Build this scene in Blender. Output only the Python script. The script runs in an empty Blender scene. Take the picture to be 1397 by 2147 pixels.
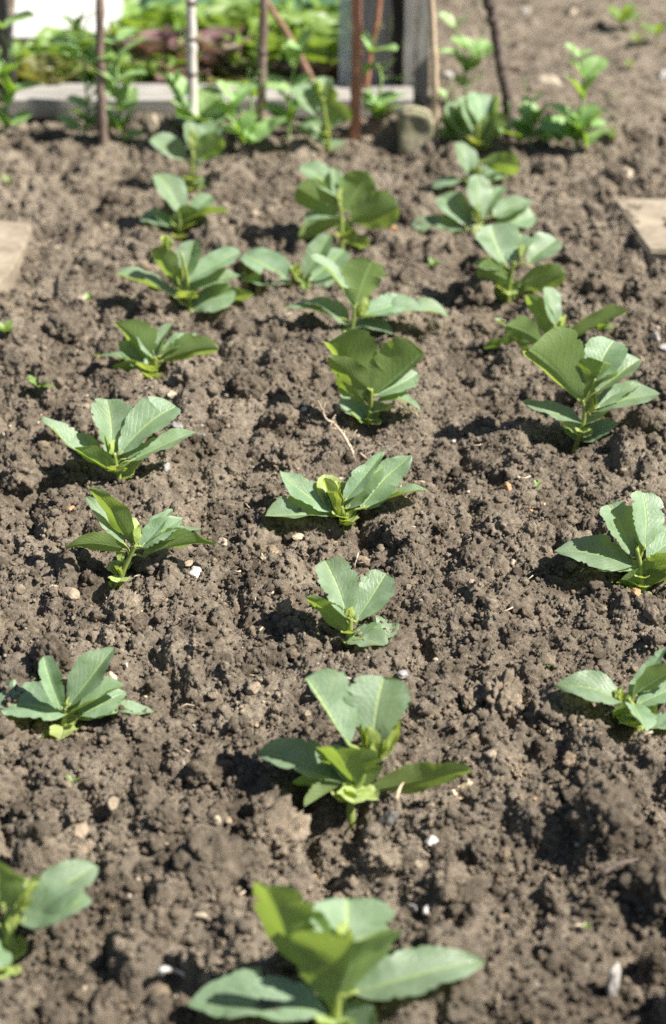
import bpy, bmesh, math, random
import numpy as np
from mathutils import Vector, noise as mnoise

R = math.radians
scene = bpy.context.scene
col = scene.collection
random.seed(7)
rng = np.random.default_rng(7)

# ------------------------------------------------------------------ camera
CAM_H, TILT, FPX, PW, PH = 0.76, R(30), 3538.0, 1397.0, 2147.0
cam = bpy.data.cameras.new('camera')
cam_o = bpy.data.objects.new('camera', cam)
col.objects.link(cam_o)
cam_o.location = (0, 0, CAM_H)
cam_o.rotation_euler = (math.pi / 2 - TILT, 0, 0)
cam.sensor_fit = 'VERTICAL'
cam.sensor_height = 36.0
cam.lens = FPX / PH * 36.0
cam.clip_start, cam.clip_end = 0.05, 2000
cam.dof.use_dof = True
cam.dof.focus_distance = 1.41
cam.dof.aperture_fstop = 4.7
scene.camera = cam_o

# ------------------------------------------------------------------ light
SUN_EL, SUN_AZ = R(50), R(-12)          # azimuth from +X towards +Y
world = bpy.data.worlds.new("World")
scene.world = world
world.use_nodes = True
wn = world.node_tree.nodes
sky = wn.new('ShaderNodeTexSky')
sky.sky_type = 'NISHITA'
sky.sun_disc = False
sky.sun_elevation = SUN_EL
sky.sun_rotation = math.pi / 2 - SUN_AZ
world.node_tree.links.new(sky.outputs[0], wn['Background'].inputs[0])
wn['Background'].inputs[1].default_value = 0.05
sun = bpy.data.lights.new('sun', 'SUN')
sun.energy = 5.0
sun.angle = R(0.53)
sun.color = (1.0, 0.955, 0.88)
sun_o = bpy.data.objects.new('sun', sun)
col.objects.link(sun_o)
sdir = Vector((math.cos(SUN_EL) * math.cos(SUN_AZ), math.cos(SUN_EL) * math.sin(SUN_AZ), math.sin(SUN_EL)))
sun_o.rotation_euler = sdir.to_track_quat('Z', 'Y').to_euler()
sun_o.location = (3, 0, 4)
scene.view_settings.view_transform = 'Standard'
scene.view_settings.look = 'None'
scene.view_settings.exposure = 1.26
scene.view_settings.gamma = 1.0
scene.view_settings.use_curve_mapping = False
scene.render.engine = 'CYCLES'
scene.cycles.use_denoising = False
scene.cycles.use_adaptive_sampling = False
scene.cycles.max_bounces = 8
scene.cycles.transparent_max_bounces = 8
scene.cycles.sample_clamp_indirect = 6

# ------------------------------------------------------------------ geometry of the view, used to measure places
RX = np.array([1.0, 0, 0])
UX = np.array([0, math.sin(TILT), math.cos(TILT)])
FX = np.array([0, math.cos(TILT), -math.sin(TILT)])
C0 = np.array([0, 0, CAM_H])
ZUP = np.array([0, 0, 1.0])

def ray(x, y):
    return FX + (x - PW / 2) / FPX * RX - (y - PH / 2) / FPX * UX
def gp(x, y, z=0.0):
    d = ray(x, y)
    return C0 + d * ((z - CAM_H) / d[2])
def at_depth(x, y, dep):
    return C0 + ray(x, y) * dep
def at_y(x, y, Y):
    d = ray(x, y)
    return C0 + d * (Y / d[1])
def depth_of(p):
    return float((np.asarray(p) - C0) @ FX)
def unit(v):
    v = np.asarray(v, float)
    return v / (np.linalg.norm(v) + 1e-12)

# ------------------------------------------------------------------ object helpers
def tag(o, label=None, cat=None, group=None, kind=None):
    if label: o['label'] = label
    if cat: o['category'] = cat
    if group: o['group'] = group
    if kind: o['kind'] = kind
    return o
def empty(name, loc, label=None, cat=None, group=None):
    o = bpy.data.objects.new(name, None)
    o.empty_display_size = 0.02
    col.objects.link(o)
    o.location = [float(c) for c in loc]
    return tag(o, label, cat, group)
def mesh_obj(name, V, F, mat, parent=None, smooth=True, uv=None, origin=None):
    """V (n,3) in world space; stored relative to the parent's place (or origin)."""
    V = np.asarray(V, float)
    off = np.zeros(3)
    p = parent
    while p is not None:
        off += np.array(p.location); p = p.parent
    if parent is None and origin is not None: off = np.asarray(origin, float)
    me = bpy.data.meshes.new(name)
    me.from_pydata((V - off).tolist(), [], [tuple(int(i) for i in f) for f in F])
    if uv is not None:
        lay = me.uv_layers.new(name='UVMap')
        idx = np.empty(len(me.loops), np.int32)
        me.loops.foreach_get('vertex_index', idx)
        lay.data.foreach_set('uv', np.asarray(uv, np.float32)[idx].ravel())
    if smooth: me.polygons.foreach_set('use_smooth', [True] * len(me.polygons))
    me.materials.append(mat)
    me.update()
    o = bpy.data.objects.new(name, me)
    col.objects.link(o)
    if parent is not None: o.parent = parent
    elif origin is not None: o.location = [float(c) for c in off]
    return o
def big_mesh(name, V, F, mat, tri):
    me = bpy.data.meshes.new(name)
    k = 3 if tri else 4
    nV, nF = len(V), len(F)
    me.vertices.add(nV); me.vertices.foreach_set('co', np.asarray(V, np.float32).ravel())
    me.loops.add(nF * k); me.loops.foreach_set('vertex_index', np.asarray(F, np.int32).ravel())
    me.polygons.add(nF)
    me.polygons.foreach_set('loop_start', np.arange(0, nF * k, k, dtype=np.int32))
    me.polygons.foreach_set('loop_total', np.full(nF, k, np.int32))
    me.polygons.foreach_set('use_smooth', np.ones(nF, bool))
    me.materials.append(mat)
    me.update(calc_edges=True)
    me.validate()
    o = bpy.data.objects.new(name, me)
    col.objects.link(o)
    return o
class MB:
    """collects vertices and faces of one mesh"""
    def __init__(s): s.V, s.F, s.U, s.n = [], [], [], 0
    def add(s, V, F, U=None):
        V = np.asarray(V, float)
        s.V.append(V); s.F += [tuple(int(i) + s.n for i in f) for f in F]
        s.U.append(np.zeros((len(V), 2)) if U is None else np.asarray(U, float))
        s.n += len(V)
        return s
    def build(s, name, mat, parent=None, smooth=True, origin=None):
        return mesh_obj(name, np.vstack(s.V), s.F, mat, parent, smooth, np.vstack(s.U), origin)

def tube(pts, rad, n=8, cap=True, wob=0.0, seed=0):
    pts = np.asarray(pts, float); m = len(pts)
    rad = np.full(m, rad, float) if np.isscalar(rad) else np.asarray(rad, float)
    rr = np.random.default_rng(seed)
    V, F, U = [], [], []
    T = np.gradient(pts, axis=0)
    ref = np.array([0.31, 0.9, 0.2])
    for i in range(m):
        t = unit(T[i]); a = unit(np.cross(t, ref)); b = np.cross(t, a)
        for k in range(n):
            an = 2 * math.pi * k / n
            r = rad[i] * (1 + wob * (rr.random() - .5))
            V.append(pts[i] + r * (math.cos(an) * a + math.sin(an) * b)); U.append((i / (m - 1), k / n))
    for i in range(m - 1):
        for k in range(n):
            k2 = (k + 1) % n
            F.append((i * n + k, i * n + k2, (i + 1) * n + k2, (i + 1) * n + k))
    if cap:
        F.append(tuple(range(n - 1, -1, -1))); F.append(tuple((m - 1) * n + k for k in range(n)))
    return np.array(V), F, np.array(U)
def spline(pts, k=6):
    P = np.asarray(pts, float)
    if len(P) < 3:
        return np.array([P[0] + (P[-1] - P[0]) * t for t in np.linspace(0, 1, k + 1)])
    Q = np.vstack([2 * P[0] - P[1], P, 2 * P[-1] - P[-2]])
    out = []
    for i in range(1, len(Q) - 2):
        p0, p1, p2, p3 = Q[i - 1], Q[i], Q[i + 1], Q[i + 2]
        for t in np.linspace(0, 1, k, endpoint=False):
            out.append(.5 * ((2 * p1) + (p2 - p0) * t + (2 * p0 - 5 * p1 + 4 * p2 - p3) * t * t + (3 * p1 - p0 - 3 * p2 + p3) * t ** 3))
    out.append(P[-1])
    return np.array(out)

# ------------------------------------------------------------------ materials
def new_mat(name):
    m = bpy.data.materials.new(name); m.use_nodes = True
    nt = m.node_tree
    return m, nt, nt.nodes, nt.links, nt.nodes['Principled BSDF'], nt.nodes['Material Output']
def ramp(N, stops, interp='LINEAR'):
    r = N.new('ShaderNodeValToRGB'); r.color_ramp.interpolation = interp
    el = r.color_ramp.elements
    while len(el) < len(stops): el.new(0.5)
    for e, (p, c) in zip(el, stops):
        e.position = p; e.color = (*c, 1) if len(c) == 3 else c
    return r
def g(v): return (v, v, v)
def noise_n(N, L, vec, scale, detail=4, rough=.6, dist=0.0):
    n = N.new('ShaderNodeTexNoise'); n.inputs['Scale'].default_value = scale
    n.inputs['Detail'].default_value = detail; n.inputs['Roughness'].default_value = rough
    n.inputs['Distortion'].default_value = dist
    if vec is not None: L.new(vec, n.inputs['Vector'])
    return n
def mixc(N, L, fac, a, b, mode='MIX'):
    m = N.new('ShaderNodeMix'); m.data_type = 'RGBA'; m.blend_type = mode
    for s, v in ((m.inputs[0], fac), (m.inputs[6], a), (m.inputs[7], b)):
        if hasattr(v, 'is_output'): L.new(v, s)
        elif isinstance(v, (int, float)): s.default_value = v
        else: s.default_value = (*v, 1)
    return m.outputs[2]
def mathn(N, L, op, a, b=None, c=None):
    m = N.new('ShaderNodeMath'); m.operation = op
    for i, v in enumerate((a, b, c)):
        if v is None: continue
        if hasattr(v, 'is_output'): L.new(v, m.inputs[i])
        else: m.inputs[i].default_value = v
    return m.outputs[0]

def soil_material(name, dark, mid, light, speck=1.0, island=False):
    m, nt, N, L, B, O = new_mat(name)
    tc = N.new('ShaderNodeTexCoord').outputs['Object']
    n1 = noise_n(N, L, tc, 9, 5, .6)
    n2 = noise_n(N, L, tc, 160, 5, .65)
    n3 = noise_n(N, L, tc, 700, 3, .6)
    f = mathn(N, L, 'ADD', mathn(N, L, 'MULTIPLY', n1.outputs[0], .42), mathn(N, L, 'MULTIPLY', n2.outputs[0], .58))
    r1 = ramp(N, [(.34, dark), (.5, mid), (.66, light)]); L.new(f, r1.inputs[0])
    # pale sand grains and dark humus flecks that belong to the soil itself
    vor = N.new('ShaderNodeTexVoronoi'); vor.inputs['Scale'].default_value = 520; L.new(tc, vor.inputs['Vector'])
    rs = ramp(N, [(0, g(1)), (.10, g(1)), (.17, g(0))]); L.new(vor.outputs['Distance'], rs.inputs[0])
    sep = N.new('ShaderNodeSeparateColor'); L.new(vor.outputs['Color'], sep.inputs[0])
    pick = mathn(N, L, 'GREATER_THAN', sep.outputs[0], .68)
    c = mixc(N, L, mathn(N, L, 'MULTIPLY', mathn(N, L, 'MULTIPLY', rs.outputs[0], pick), .55 * speck), r1.outputs[0], (.42, .36, .28))
    rd = ramp(N, [(.36, g(1)), (.45, g(0))]); L.new(n3.outputs[0], rd.inputs[0])
    c = mixc(N, L, mathn(N, L, 'MULTIPLY', rd.outputs[0], .45), c, (.055, .042, .033))
    n5 = noise_n(N, L, tc, 26, 4, .6, .6)
    rp = ramp(N, [(.36, (.70, .68, .66)), (.5, (1, 1, 1)), (.68, (1.22, 1.20, 1.17))]); L.new(n5.outputs[0], rp.inputs[0])
    c = mixc(N, L, 1.0, c, rp.outputs[0], 'MULTIPLY')
    if island:
        gi = N.new('ShaderNodeNewGeometry')
        ri = ramp(N, [(0, (.62, .60, .58)), (.5, (1, 1, 1)), (.93, (1.25, 1.22, 1.18)), (1, (1.6, 1.5, 1.35))]); L.new(gi.outputs['Random Per Island'], ri.inputs[0])
        c = mixc(N, L, 1.0, c, ri.outputs[0], 'MULTIPLY')
    L.new(c, B.inputs['Base Color'])
    B.inputs['Roughness'].default_value = .95
    B.inputs['Specular IOR Level'].default_value = .15
    b1 = N.new('ShaderNodeBump'); b1.inputs['Strength'].default_value = 1.0; b1.inputs['Distance'].default_value = .0026
    n4 = noise_n(N, L, tc, 620, 5, .8)
    L.new(n4.outputs[0], b1.inputs['Height']); L.new(b1.outputs[0], B.inputs['Normal'])
    return m

def leaf_material(name, top, top2, under, trans, tfac=.38, vein=(.32, .44, .17), rough=.42, spec=.5, veins=9.0):
    m, nt, N, L, B, O = new_mat(name)
    uv = N.new('ShaderNodeUVMap').outputs[0]
    obj = N.new('ShaderNodeTexCoord').outputs['Object']
    oi = N.new('ShaderNodeObjectInfo')
    sp = N.new('ShaderNodeSeparateXYZ'); L.new(uv, sp.inputs[0])
    u, v = sp.outputs[0], sp.outputs[1]
    av = mathn(N, L, 'ABSOLUTE', mathn(N, L, 'SUBTRACT', v, .5))
    mid = ramp(N, [(0, g(1)), (.012, g(1)), (.045, g(0))]); L.new(av, mid.inputs[0])
    ph = mathn(N, L, 'MULTIPLY', mathn(N, L, 'SUBTRACT', u, mathn(N, L, 'MULTIPLY', av, .85)), veins)
    nz = noise_n(N, L, uv, 7, 2)
    ph = mathn(N, L, 'ADD', ph, mathn(N, L, 'MULTIPLY', nz.outputs[0], .9))
    pp = mathn(N, L, 'PINGPONG', ph, .5)
    sv = ramp(N, [(0, g(1)), (.05, g(.6)), (.16, g(0))]); L.new(pp, sv.inputs[0])
    n1 = noise_n(N, L, obj, 60, 5, .65)
    n2 = noise_n(N, L, obj, 420, 4, .65)
    fv = mathn(N, L, 'ADD', mathn(N, L, 'MULTIPLY', n1.outputs[0], .7), mathn(N, L, 'MULTIPLY', n2.outputs[0], .3))
    rt = ramp(N, [(.35, g(0)), (.65, g(1))]); L.new(fv, rt.inputs[0])
    ct = mixc(N, L, rt.outputs[0], top, top2)
    ct = mixc(N, L, mathn(N, L, 'MULTIPLY', sv.outputs[0], .22), ct, vein)
    ct = mixc(N, L, mathn(N, L, 'MULTIPLY', mid.outputs[0], .85), ct, vein)
    cu = mixc(N, L, mathn(N, L, 'MULTIPLY', rt.outputs[0], .35), under, tuple(x * .68 for x in under))
    cu = mixc(N, L, mathn(N, L, 'MULTIPLY', mid.outputs[0], .6), cu, vein)
    geo = N.new('ShaderNodeNewGeometry')
    cc = mixc(N, L, geo.outputs['Backfacing'], ct, cu)
    # dust and specks of splashed soil, yellowed flecks
    n6 = noise_n(N, L, obj, 900, 2, .5); rs6 = ramp(N, [(.66, g(0)), (.72, g(1))]); L.new(n6.outputs[0], rs6.inputs[0])
    n7 = noise_n(N, L, obj, 38, 4, .6); rs7 = ramp(N, [(.54, g(0)), (.72, g(1))]); L.new(n7.outputs[0], rs7.inputs[0])
    cc = mixc(N, L, mathn(N, L, 'MULTIPLY', rs6.outputs[0], .45), cc, (.14, .11, .075))
    cc = mixc(N, L, mathn(N, L, 'MULTIPLY', rs7.outputs[0], .30), cc, (.30, .34, .15))
    hsv = N.new('ShaderNodeHueSaturation')
    L.new(cc, hsv.inputs['Color'])
    L.new(mathn(N, L, 'ADD', .86, mathn(N, L, 'MULTIPLY', oi.outputs['Random'], .28)), hsv.inputs['Value'])
    L.new(mathn(N, L, 'ADD', .492, mathn(N, L, 'MULTIPLY', oi.outputs['Random'], .016)), hsv.inputs['Hue'])
    L.new(hsv.outputs[0], B.inputs['Base Color'])
    B.inputs['Roughness'].default_value = rough
    rr = ramp(N, [(.3, g(rough - .08)), (.7, g(rough + .16))]); L.new(n1.outputs[0], rr.inputs[0]); L.new(rr.outputs[0], B.inputs['Roughness'])
    B.inputs['Specular IOR Level'].default_value = spec
    hgt = mathn(N, L, 'SUBTRACT', mathn(N, L, 'MULTIPLY', n2.outputs[0], .5),
                mathn(N, L, 'ADD', mathn(N, L, 'MULTIPLY', sv.outputs[0], .28), mathn(N, L, 'MULTIPLY', mid.outputs[0], .9)))
    bm = N.new('ShaderNodeBump'); bm.inputs['Strength'].default_value = .55; bm.inputs['Distance'].default_value = .0009
    L.new(hgt, bm.inputs['Height']); L.new(bm.outputs[0], B.inputs['Normal'])
    tr = N.new('ShaderNodeBsdfTranslucent')
    ctr = mixc(N, L, mathn(N, L, 'MULTIPLY', mathn(N, L, 'ADD', sv.outputs[0], mathn(N, L, 'MULTIPLY', rt.outputs[0], .8)), .35), trans, tuple(x * .55 for x in trans))
    L.new(ctr, tr.inputs[0]); L.new(bm.outputs[0], tr.inputs['Normal'])
    mx = N.new('ShaderNodeMixShader'); mx.inputs[0].default_value = tfac
    L.new(B.outputs[0], mx.inputs[1]); L.new(tr.outputs[0], mx.inputs[2]); L.new(mx.outputs[0], O.inputs[0])
    return m

def plain_material(name, c1, c2, scale=30, rough=.8, bump=.3, bdist=.002, stretch=None, spec=.3, detail=6, trans=None):
    m, nt, N, L, B, O = new_mat(name)
    tc = N.new('ShaderNodeTexCoord').outputs['Object']
    if stretch:
        mp = N.new('ShaderNodeMapping'); mp.inputs['Scale'].default_value = stretch; L.new(tc, mp.inputs[0]); tc = mp.outputs[0]
    n = noise_n(N, L, tc, scale, detail, .65, .3)
    r = ramp(N, [(.32, c1), (.68, c2)]); L.new(n.outputs[0], r.inputs[0]); L.new(r.outputs[0], B.inputs['Base Color'])
    B.inputs['Roughness'].default_value = rough; B.inputs['Specular IOR Level'].default_value = spec
    b = N.new('ShaderNodeBump'); b.inputs['Strength'].default_value = bump; b.inputs['Distance'].default_value = bdist
    n2 = noise_n(N, L, tc, scale * 3, 5, .65); L.new(n2.outputs[0], b.inputs['Height']); L.new(b.outputs[0], B.inputs['Normal'])
    if trans:
        tr = N.new('ShaderNodeBsdfTranslucent'); tr.inputs[0].default_value = (*trans, 1)
        mx = N.new('ShaderNodeMixShader'); mx.inputs[0].default_value = .3
        L.new(B.outputs[0], mx.inputs[1]); L.new(tr.outputs[0], mx.inputs[2]); L.new(mx.outputs[0], O.inputs[0])
    return m

M = {}
M['soil'] = soil_material('soil', (.094, .076, .056), (.196, .162, .122), (.325, .275, .212))
M['crumb'] = soil_material('soil_crumb', (.098, .080, .059), (.198, .164, .124), (.33, .28, .216), island=True)
M['path'] = soil_material('path_soil', (.16, .124, .09), (.24, .19, .143), (.33, .265, .205))
M['bean'] = leaf_material('bean_leaf', (.145, .232, .120), (.270, .368, .248), (.160, .225, .075), (.43, .59, .075))
M['young'] = leaf_material('bean_young_leaf', (.33, .42, .13), (.45, .54, .22), (.34, .42, .12), (.60, .70, .09), vein=(.4, .46, .2), veins=6)
M['stem'] = plain_material('bean_stem', (.24, .31, .07), (.36, .42, .13), 60, .5, .2, .001, trans=(.3, .4, .05))
M['pea'] = leaf_material('pea_leaf', (.22, .37, .12), (.33, .49, .21), (.20, .32, .07), (.42, .66, .04), veins=7, tfac=.35)
M['peastem'] = plain_material('pea_stem', (.17, .28, .08), (.26, .38, .14), 60, .5, .2, .001)
M['lettuce'] = leaf_material('green_lettuce_leaf', (.13, .235, .045), (.225, .335, .08), (.18, .28, .05), (.34, .48, .05), veins=6, tfac=.38)
M['redlettuce'] = leaf_material('purple_lettuce_leaf', (.17, .075, .095), (.27, .16, .15), (.24, .20, .12), (.42, .22, .14), veins=6, vein=(.2, .2, .1), tfac=.25)
M['bronze'] = leaf_material('bronze_lettuce_leaf', (.17, .19, .06), (.25, .22, .10), (.22, .22, .08), (.42, .40, .06), veins=6, vein=(.3, .34, .12), tfac=.35)
M['weed'] = leaf_material('weed_leaf', (.14, .24, .05), (.22, .33, .09), (.16, .24, .06), (.38, .52, .05), veins=5)
M['greywood'] = plain_material('weathered_grey_timber', (.13, .115, .095), (.42, .40, .365), 9, .85, .5, .003, (1, 14, 14))
M['greywood_v'] = plain_material('weathered_upright_timber', (.13, .12, .105), (.38, .37, .35), 18, .85, .5, .003, (14, 14, 1))
M['darkwood_shade'] = plain_material('dark_timber_and_gap_shade', (.02, .019, .017), (.05, .046, .04), 18, .8, .4, .002, (14, 14, 1))  # dark wood of the end post; also painted shade in the frame's gaps
M['stickred'] = plain_material('red_brown_bark', (.27, .115, .065), (.46, .22, .135), 30, .7, .6, .002, (4, 4, 1))
M['sticktan'] = plain_material('dull_red_bark', (.20, .105, .07), (.34, .20, .14), 30, .75, .6, .002, (4, 4, 1))
M['stickdark'] = plain_material('dark_bark', (.055, .040, .034), (.155, .118, .098), 26, .75, .7, .003, (3, 3, 1))
M['stickbrown'] = plain_material('grey_brown_bark', (.115, .078, .06), (.27, .20, .16), 26, .75, .7, .003, (3, 3, 1))
M['bamboo'] = plain_material('pale_bamboo_cane', (.50, .46, .41), (.70, .66, .60), 16, .5, .15, .001, (8, 8, 1))
M['tancane'] = plain_material('tan_cane', (.38, .28, .185), (.56, .44, .31), 20, .6, .3, .001, (8, 8, 1))
M['slab'] = plain_material('paving_stone', (.15, .122, .085), (.36, .30, .22), 24, .85, .5, .003)
M['block'] = plain_material('mossy_pale_stone', (.15, .145, .08), (.40, .36, .25), 22, .9, .7, .004)
M['white'] = plain_material('white_painted_board', (.46, .45, .41), (.60, .59, .56), 6, .6, .1, .001)
M['net'] = plain_material('green_netting', (.035, .09, .045), (.085, .18, .09), 90, .7, .8, .004)
M['frit'] = plain_material('cream_flint', (.27, .215, .15), (.47, .40, .30), 45, .55, .4, .001)
M['fwhite'] = plain_material('white_flint', (.28, .25, .215), (.56, .53, .49), 45, .45, .3, .001, spec=.5)
M['ftan'] = plain_material('tan_stone', (.21, .16, .11), (.35, .28, .20), 50, .7, .5, .001)
M['forange'] = plain_material('orange_stone', (.30, .16, .075), (.44, .28, .145), 50, .6, .4, .001)
M['fgrey'] = plain_material('grey_flint', (.155, .15, .145), (.33, .31, .29), 40, .45, .4, .001, spec=.5)
M['fdark'] = plain_material('dark_grey_stone', (.06, .058, .055), (.13, .122, .112), 40, .6, .4, .001)
M['root'] = plain_material('dry_root', (.34, .26, .18), (.50, .41, .31), 70, .8, .4, .0005)
M['straw'] = plain_material('dry_straw', (.46, .36, .22), (.60, .50, .35), 70, .7, .3, .0005)
mg, nt, N, L, B, O = new_mat('old_glass')
B.inputs['Base Color'].default_value = (.55, .60, .62, 1); B.inputs['Roughness'].default_value = .12
tb = N.new('ShaderNodeBsdfTransparent'); tb.inputs[0].default_value = (.86, .9, .9, 1)
ms = N.new('ShaderNodeMixShader'); ms.inputs[0].default_value = .45
L.new(tb.outputs[0], ms.inputs[1]); L.new(B.outputs[0], ms.inputs[2]); L.new(ms.outputs[0], O.inputs[0])
M['glass'] = mg

# ------------------------------------------------------------------ soil relief (a height raster in real metres)
X0, X1, Y0, Y1, DX = -1.0, 1.0, 0.45, 4.3, 0.001
NX, NY = int((X1 - X0) / DX) + 1, int((Y1 - Y0) / DX) + 1
def vnoise(scale, seed):
    """smooth value noise with features of about `scale` metres over the raster"""
    r = np.random.default_rng(seed)
    gx, gy = int((X1 - X0) / scale) + 4, int((Y1 - Y0) / scale) + 4
    G = r.random((gy, gx)).astype(np.float32) * 2 - 1
    def axis(n):
        t = np.arange(n) * DX / scale
        i = t.astype(int); f = (t - i).astype(np.float32)
        return i, f * f * (3 - 2 * f)
    ix, fx = axis(NX); iy, fy = axis(NY)
    A = G[:, ix] * (1 - fx) + G[:, ix + 1] * fx
    return A[iy] * (1 - fy)[:, None] + A[iy + 1] * fy[:, None]
xs = (X0 + np.arange(NX) * DX).astype(np.float32); ys = (Y0 + np.arange(NY) * DX).astype(np.float32)
H = .009 * vnoise(.22, 1) + .009 * vnoise(.10, 2) + .008 * vnoise(.045, 3) + .004 * vnoise(.02, 4)
# the trodden soil beyond the bed is flatter
def smooth01(t): return np.clip(t, 0, 1) ** 2 * (3 - 2 * np.clip(t, 0, 1))
rough_y = 1 - .68 * smooth01((ys - 2.42) / .22)
H *= rough_y[:, None]
NF = {}
def stamp(n, rmin, rmax, squash, sink, seed, pw=2.0, ymax=None, bins=6, nsc=.004, namp=.5):
    """press n rounded crumbs into the surface, each sitting on what is already there"""
    global H
    r = np.random.default_rng(seed)
    py = Y0 + (( ymax or Y1) - Y0) * r.random(n); px = r.uniform(-1, 1, n) * np.minimum(.98, .34 + .22 * py)
    rad = rmin + (rmax - rmin) * r.random(n) ** pw
    jj = ((py - Y0) / DX).astype(int); ii = ((px - X0) / DX).astype(int)
    rad *= rough_y[np.clip(jj, 0, NY - 1)] * .75 + .25
    sq = squash * r.uniform(.55, 1.3, n); el = r.uniform(.72, 1.38, n); an = r.uniform(0, math.pi, n)
    base0 = H[np.clip(jj, 0, NY - 1), np.clip(ii, 0, NX - 1)].copy()
    Nf = vnoise(nsc, seed + 900)
    tx, ty = r.uniform(-.4, .4, n), r.uniform(-.4, .4, n)
    order = np.argsort(rad)
    for grp in np.array_split(order, bins):
        q = int(rad[grp].max() * 1.4 / DX) + 1
        o = np.arange(-q, q + 1)
        for ch in np.array_split(grp, max(1, int(len(grp) * (2 * q + 1) ** 2 / 4e6) + 1)):
            J = jj[ch][:, None, None] + o[None, :, None]; I = ii[ch][:, None, None] + o[None, None, :]
            Jc, Ic = np.clip(J, 0, NY - 1), np.clip(I, 0, NX - 1)
            dx = X0 + I * DX - px[ch][:, None, None]; dy = Y0 + J * DX - py[ch][:, None, None]
            ca, sa = np.cos(an[ch])[:, None, None], np.sin(an[ch])[:, None, None]; e = el[ch][:, None, None]
            a = (dx * ca + dy * sa) / e; b = (dy * ca - dx * sa) * e
            rr = rad[ch][:, None, None]
            t = 1 - (a * a + b * b) / (rr * rr)
            t = np.where(t > -.3, t + namp * Nf[Jc, Ic], -1)
            cap = np.where(t > 0, (base0[ch] - sink * rad[ch])[:, None, None] + np.sqrt(np.maximum(t, 0)) * rr * sq[ch][:, None, None]
                           + dx * tx[ch][:, None, None] + dy * ty[ch][:, None, None], -9).astype(np.float32)
            Jb, Ib = np.broadcast_to(Jc, cap.shape), np.broadcast_to(Ic, cap.shape)
            np.maximum.at(H, (Jb.ravel(), Ib.ravel()), cap.ravel())
ridge = np.abs(vnoise(.05, 31)) + .5 * np.abs(vnoise(.024, 32))
H -= (.020 * np.maximum(0, .30 - ridge) / .30 * rough_y[:, None]).astype(np.float32)
stamp(600, .012, .034, .80, .28, 11, 1.5, nsc=.012, namp=.45)
H += (.0045 * vnoise(.016, 20) * rough_y[:, None]).astype(np.float32)
stamp(5000, .0055, .014, .9, .32, 12, 1.7, nsc=.006, namp=.5)
H += (.0022 * vnoise(.009, 21)).astype(np.float32)
stamp(9000, .0026, .0058, .85, .35, 13, 2.0, nsc=.002, namp=.7)
# steep faces slump
def blur(A):
    B = A.copy()
    B[1:-1] = .25 * A[:-2] + .5 * A[1:-1] + .25 * A[2:]
    C = B.copy()
    C[:, 1:-1] = .25 * B[:, :-2] + .5 * B[:, 1:-1] + .25 * B[:, 2:]
    return C
for _ in range(7):
    g0, g1 = np.gradient(H, DX)
    m_ = np.clip((np.hypot(g0, g1) - .9) / .8, 0, 1)
    del g0, g1
    m_ = blur(blur(m_))
    H += (blur(blur(H)) - H) * m_
# each young plant stands in the shallow hollow it was planted in
BASES = [(705, 2168), (735, 1714), (726, 1346), (735, 1108), (776, 898), (732, 708), (640, 606), (716, 526), (692, 346), (14, 2040), (128, 1530), (250, 1226), (254, 1012), (318, 800), (400, 660), (374, 494), (400, 402), (1338, 1530), (1348, 1248), (1206, 942), (1164, 752), (1064, 638), (996, 498), (1000, 404), (1002, 324)]
BXY = np.array([gp(a, b)[:2] for a, b in BASES])
for bx_, by_ in BXY:
    i0, j0 = int((bx_ - X0) / DX), int((by_ - Y0) / DX)
    a0, a1, b0, b1 = max(0, i0 - 75), min(NX, i0 + 75), max(0, j0 - 75), min(NY, j0 + 75)
    rr2 = (xs[a0:a1][None, :] - bx_) ** 2 + (ys[b0:b1][:, None] - by_) ** 2
    H[b0:b1, a0:a1] -= (.010 * np.exp(-rr2 / .022 ** 2) - .004 * np.exp(-((np.sqrt(rr2) - .045) / .012) ** 2)).astype(np.float32)
H -= float(np.mean(H[:, NX // 4:3 * NX // 4]))
def hz(x, y):
    i = min(NX - 1, max(0, int((x - X0) / DX))); j = min(NY - 1, max(0, int((y - Y0) / DX)))
    return float(H[j, i])
def hzs(x, y, r=.012):
    i = min(NX - 1, max(0, int((x - X0) / DX))); j = min(NY - 1, max(0, int((y - Y0) / DX))); q = max(1, int(r / DX))
    return float(np.mean(H[max(0, j - q):j + q, max(0, i - q):i + q]))
def on_soil(x, y, smooth=True):
    """the place on the soil seen at this spot of the photograph"""
    z = 0.0
    for _ in range(4):
        p = gp(x, y, z); z = hzs(p[0], p[1]) if smooth else hz(p[0], p[1])
    return np.array([p[0], p[1], z])

def hmax(x, y, r=.006):
    i = min(NX - 1, max(0, int((x - X0) / DX))); j = min(NY - 1, max(0, int((y - Y0) / DX))); q = max(1, int(r / DX))
    return float(np.percentile(H[max(0, j - q):j + q, max(0, i - q):i + q], 85))
def on_top(x, y, r=.006):
    """the same, but on the tops of the crumbs, where loose things lie"""
    z = 0.0
    for _ in range(5):
        p = gp(x, y, z); z = hmax(p[0], p[1], r)
    return np.array([p[0], p[1], z])
def steps(a, b, fa, fb):
    out = [a]
    while out[-1] < b:
        t = (out[-1] - a) / (b - a)
        out.append(out[-1] + fa + (fb - fa) * t)
    return np.array(out[:-1] + [b])
gy = np.concatenate([np.arange(Y0, .80, .0012), np.arange(.80, 1.70, .00078), steps(1.70, 2.2, .0009, .0016)[:-1], steps(2.2, Y1, .0018, .005)])
half = np.concatenate([np.arange(0, .40, .00088), steps(.40, .995, .0012, .006)])
gx = np.concatenate([-half[::-1][:-1], half])
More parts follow.
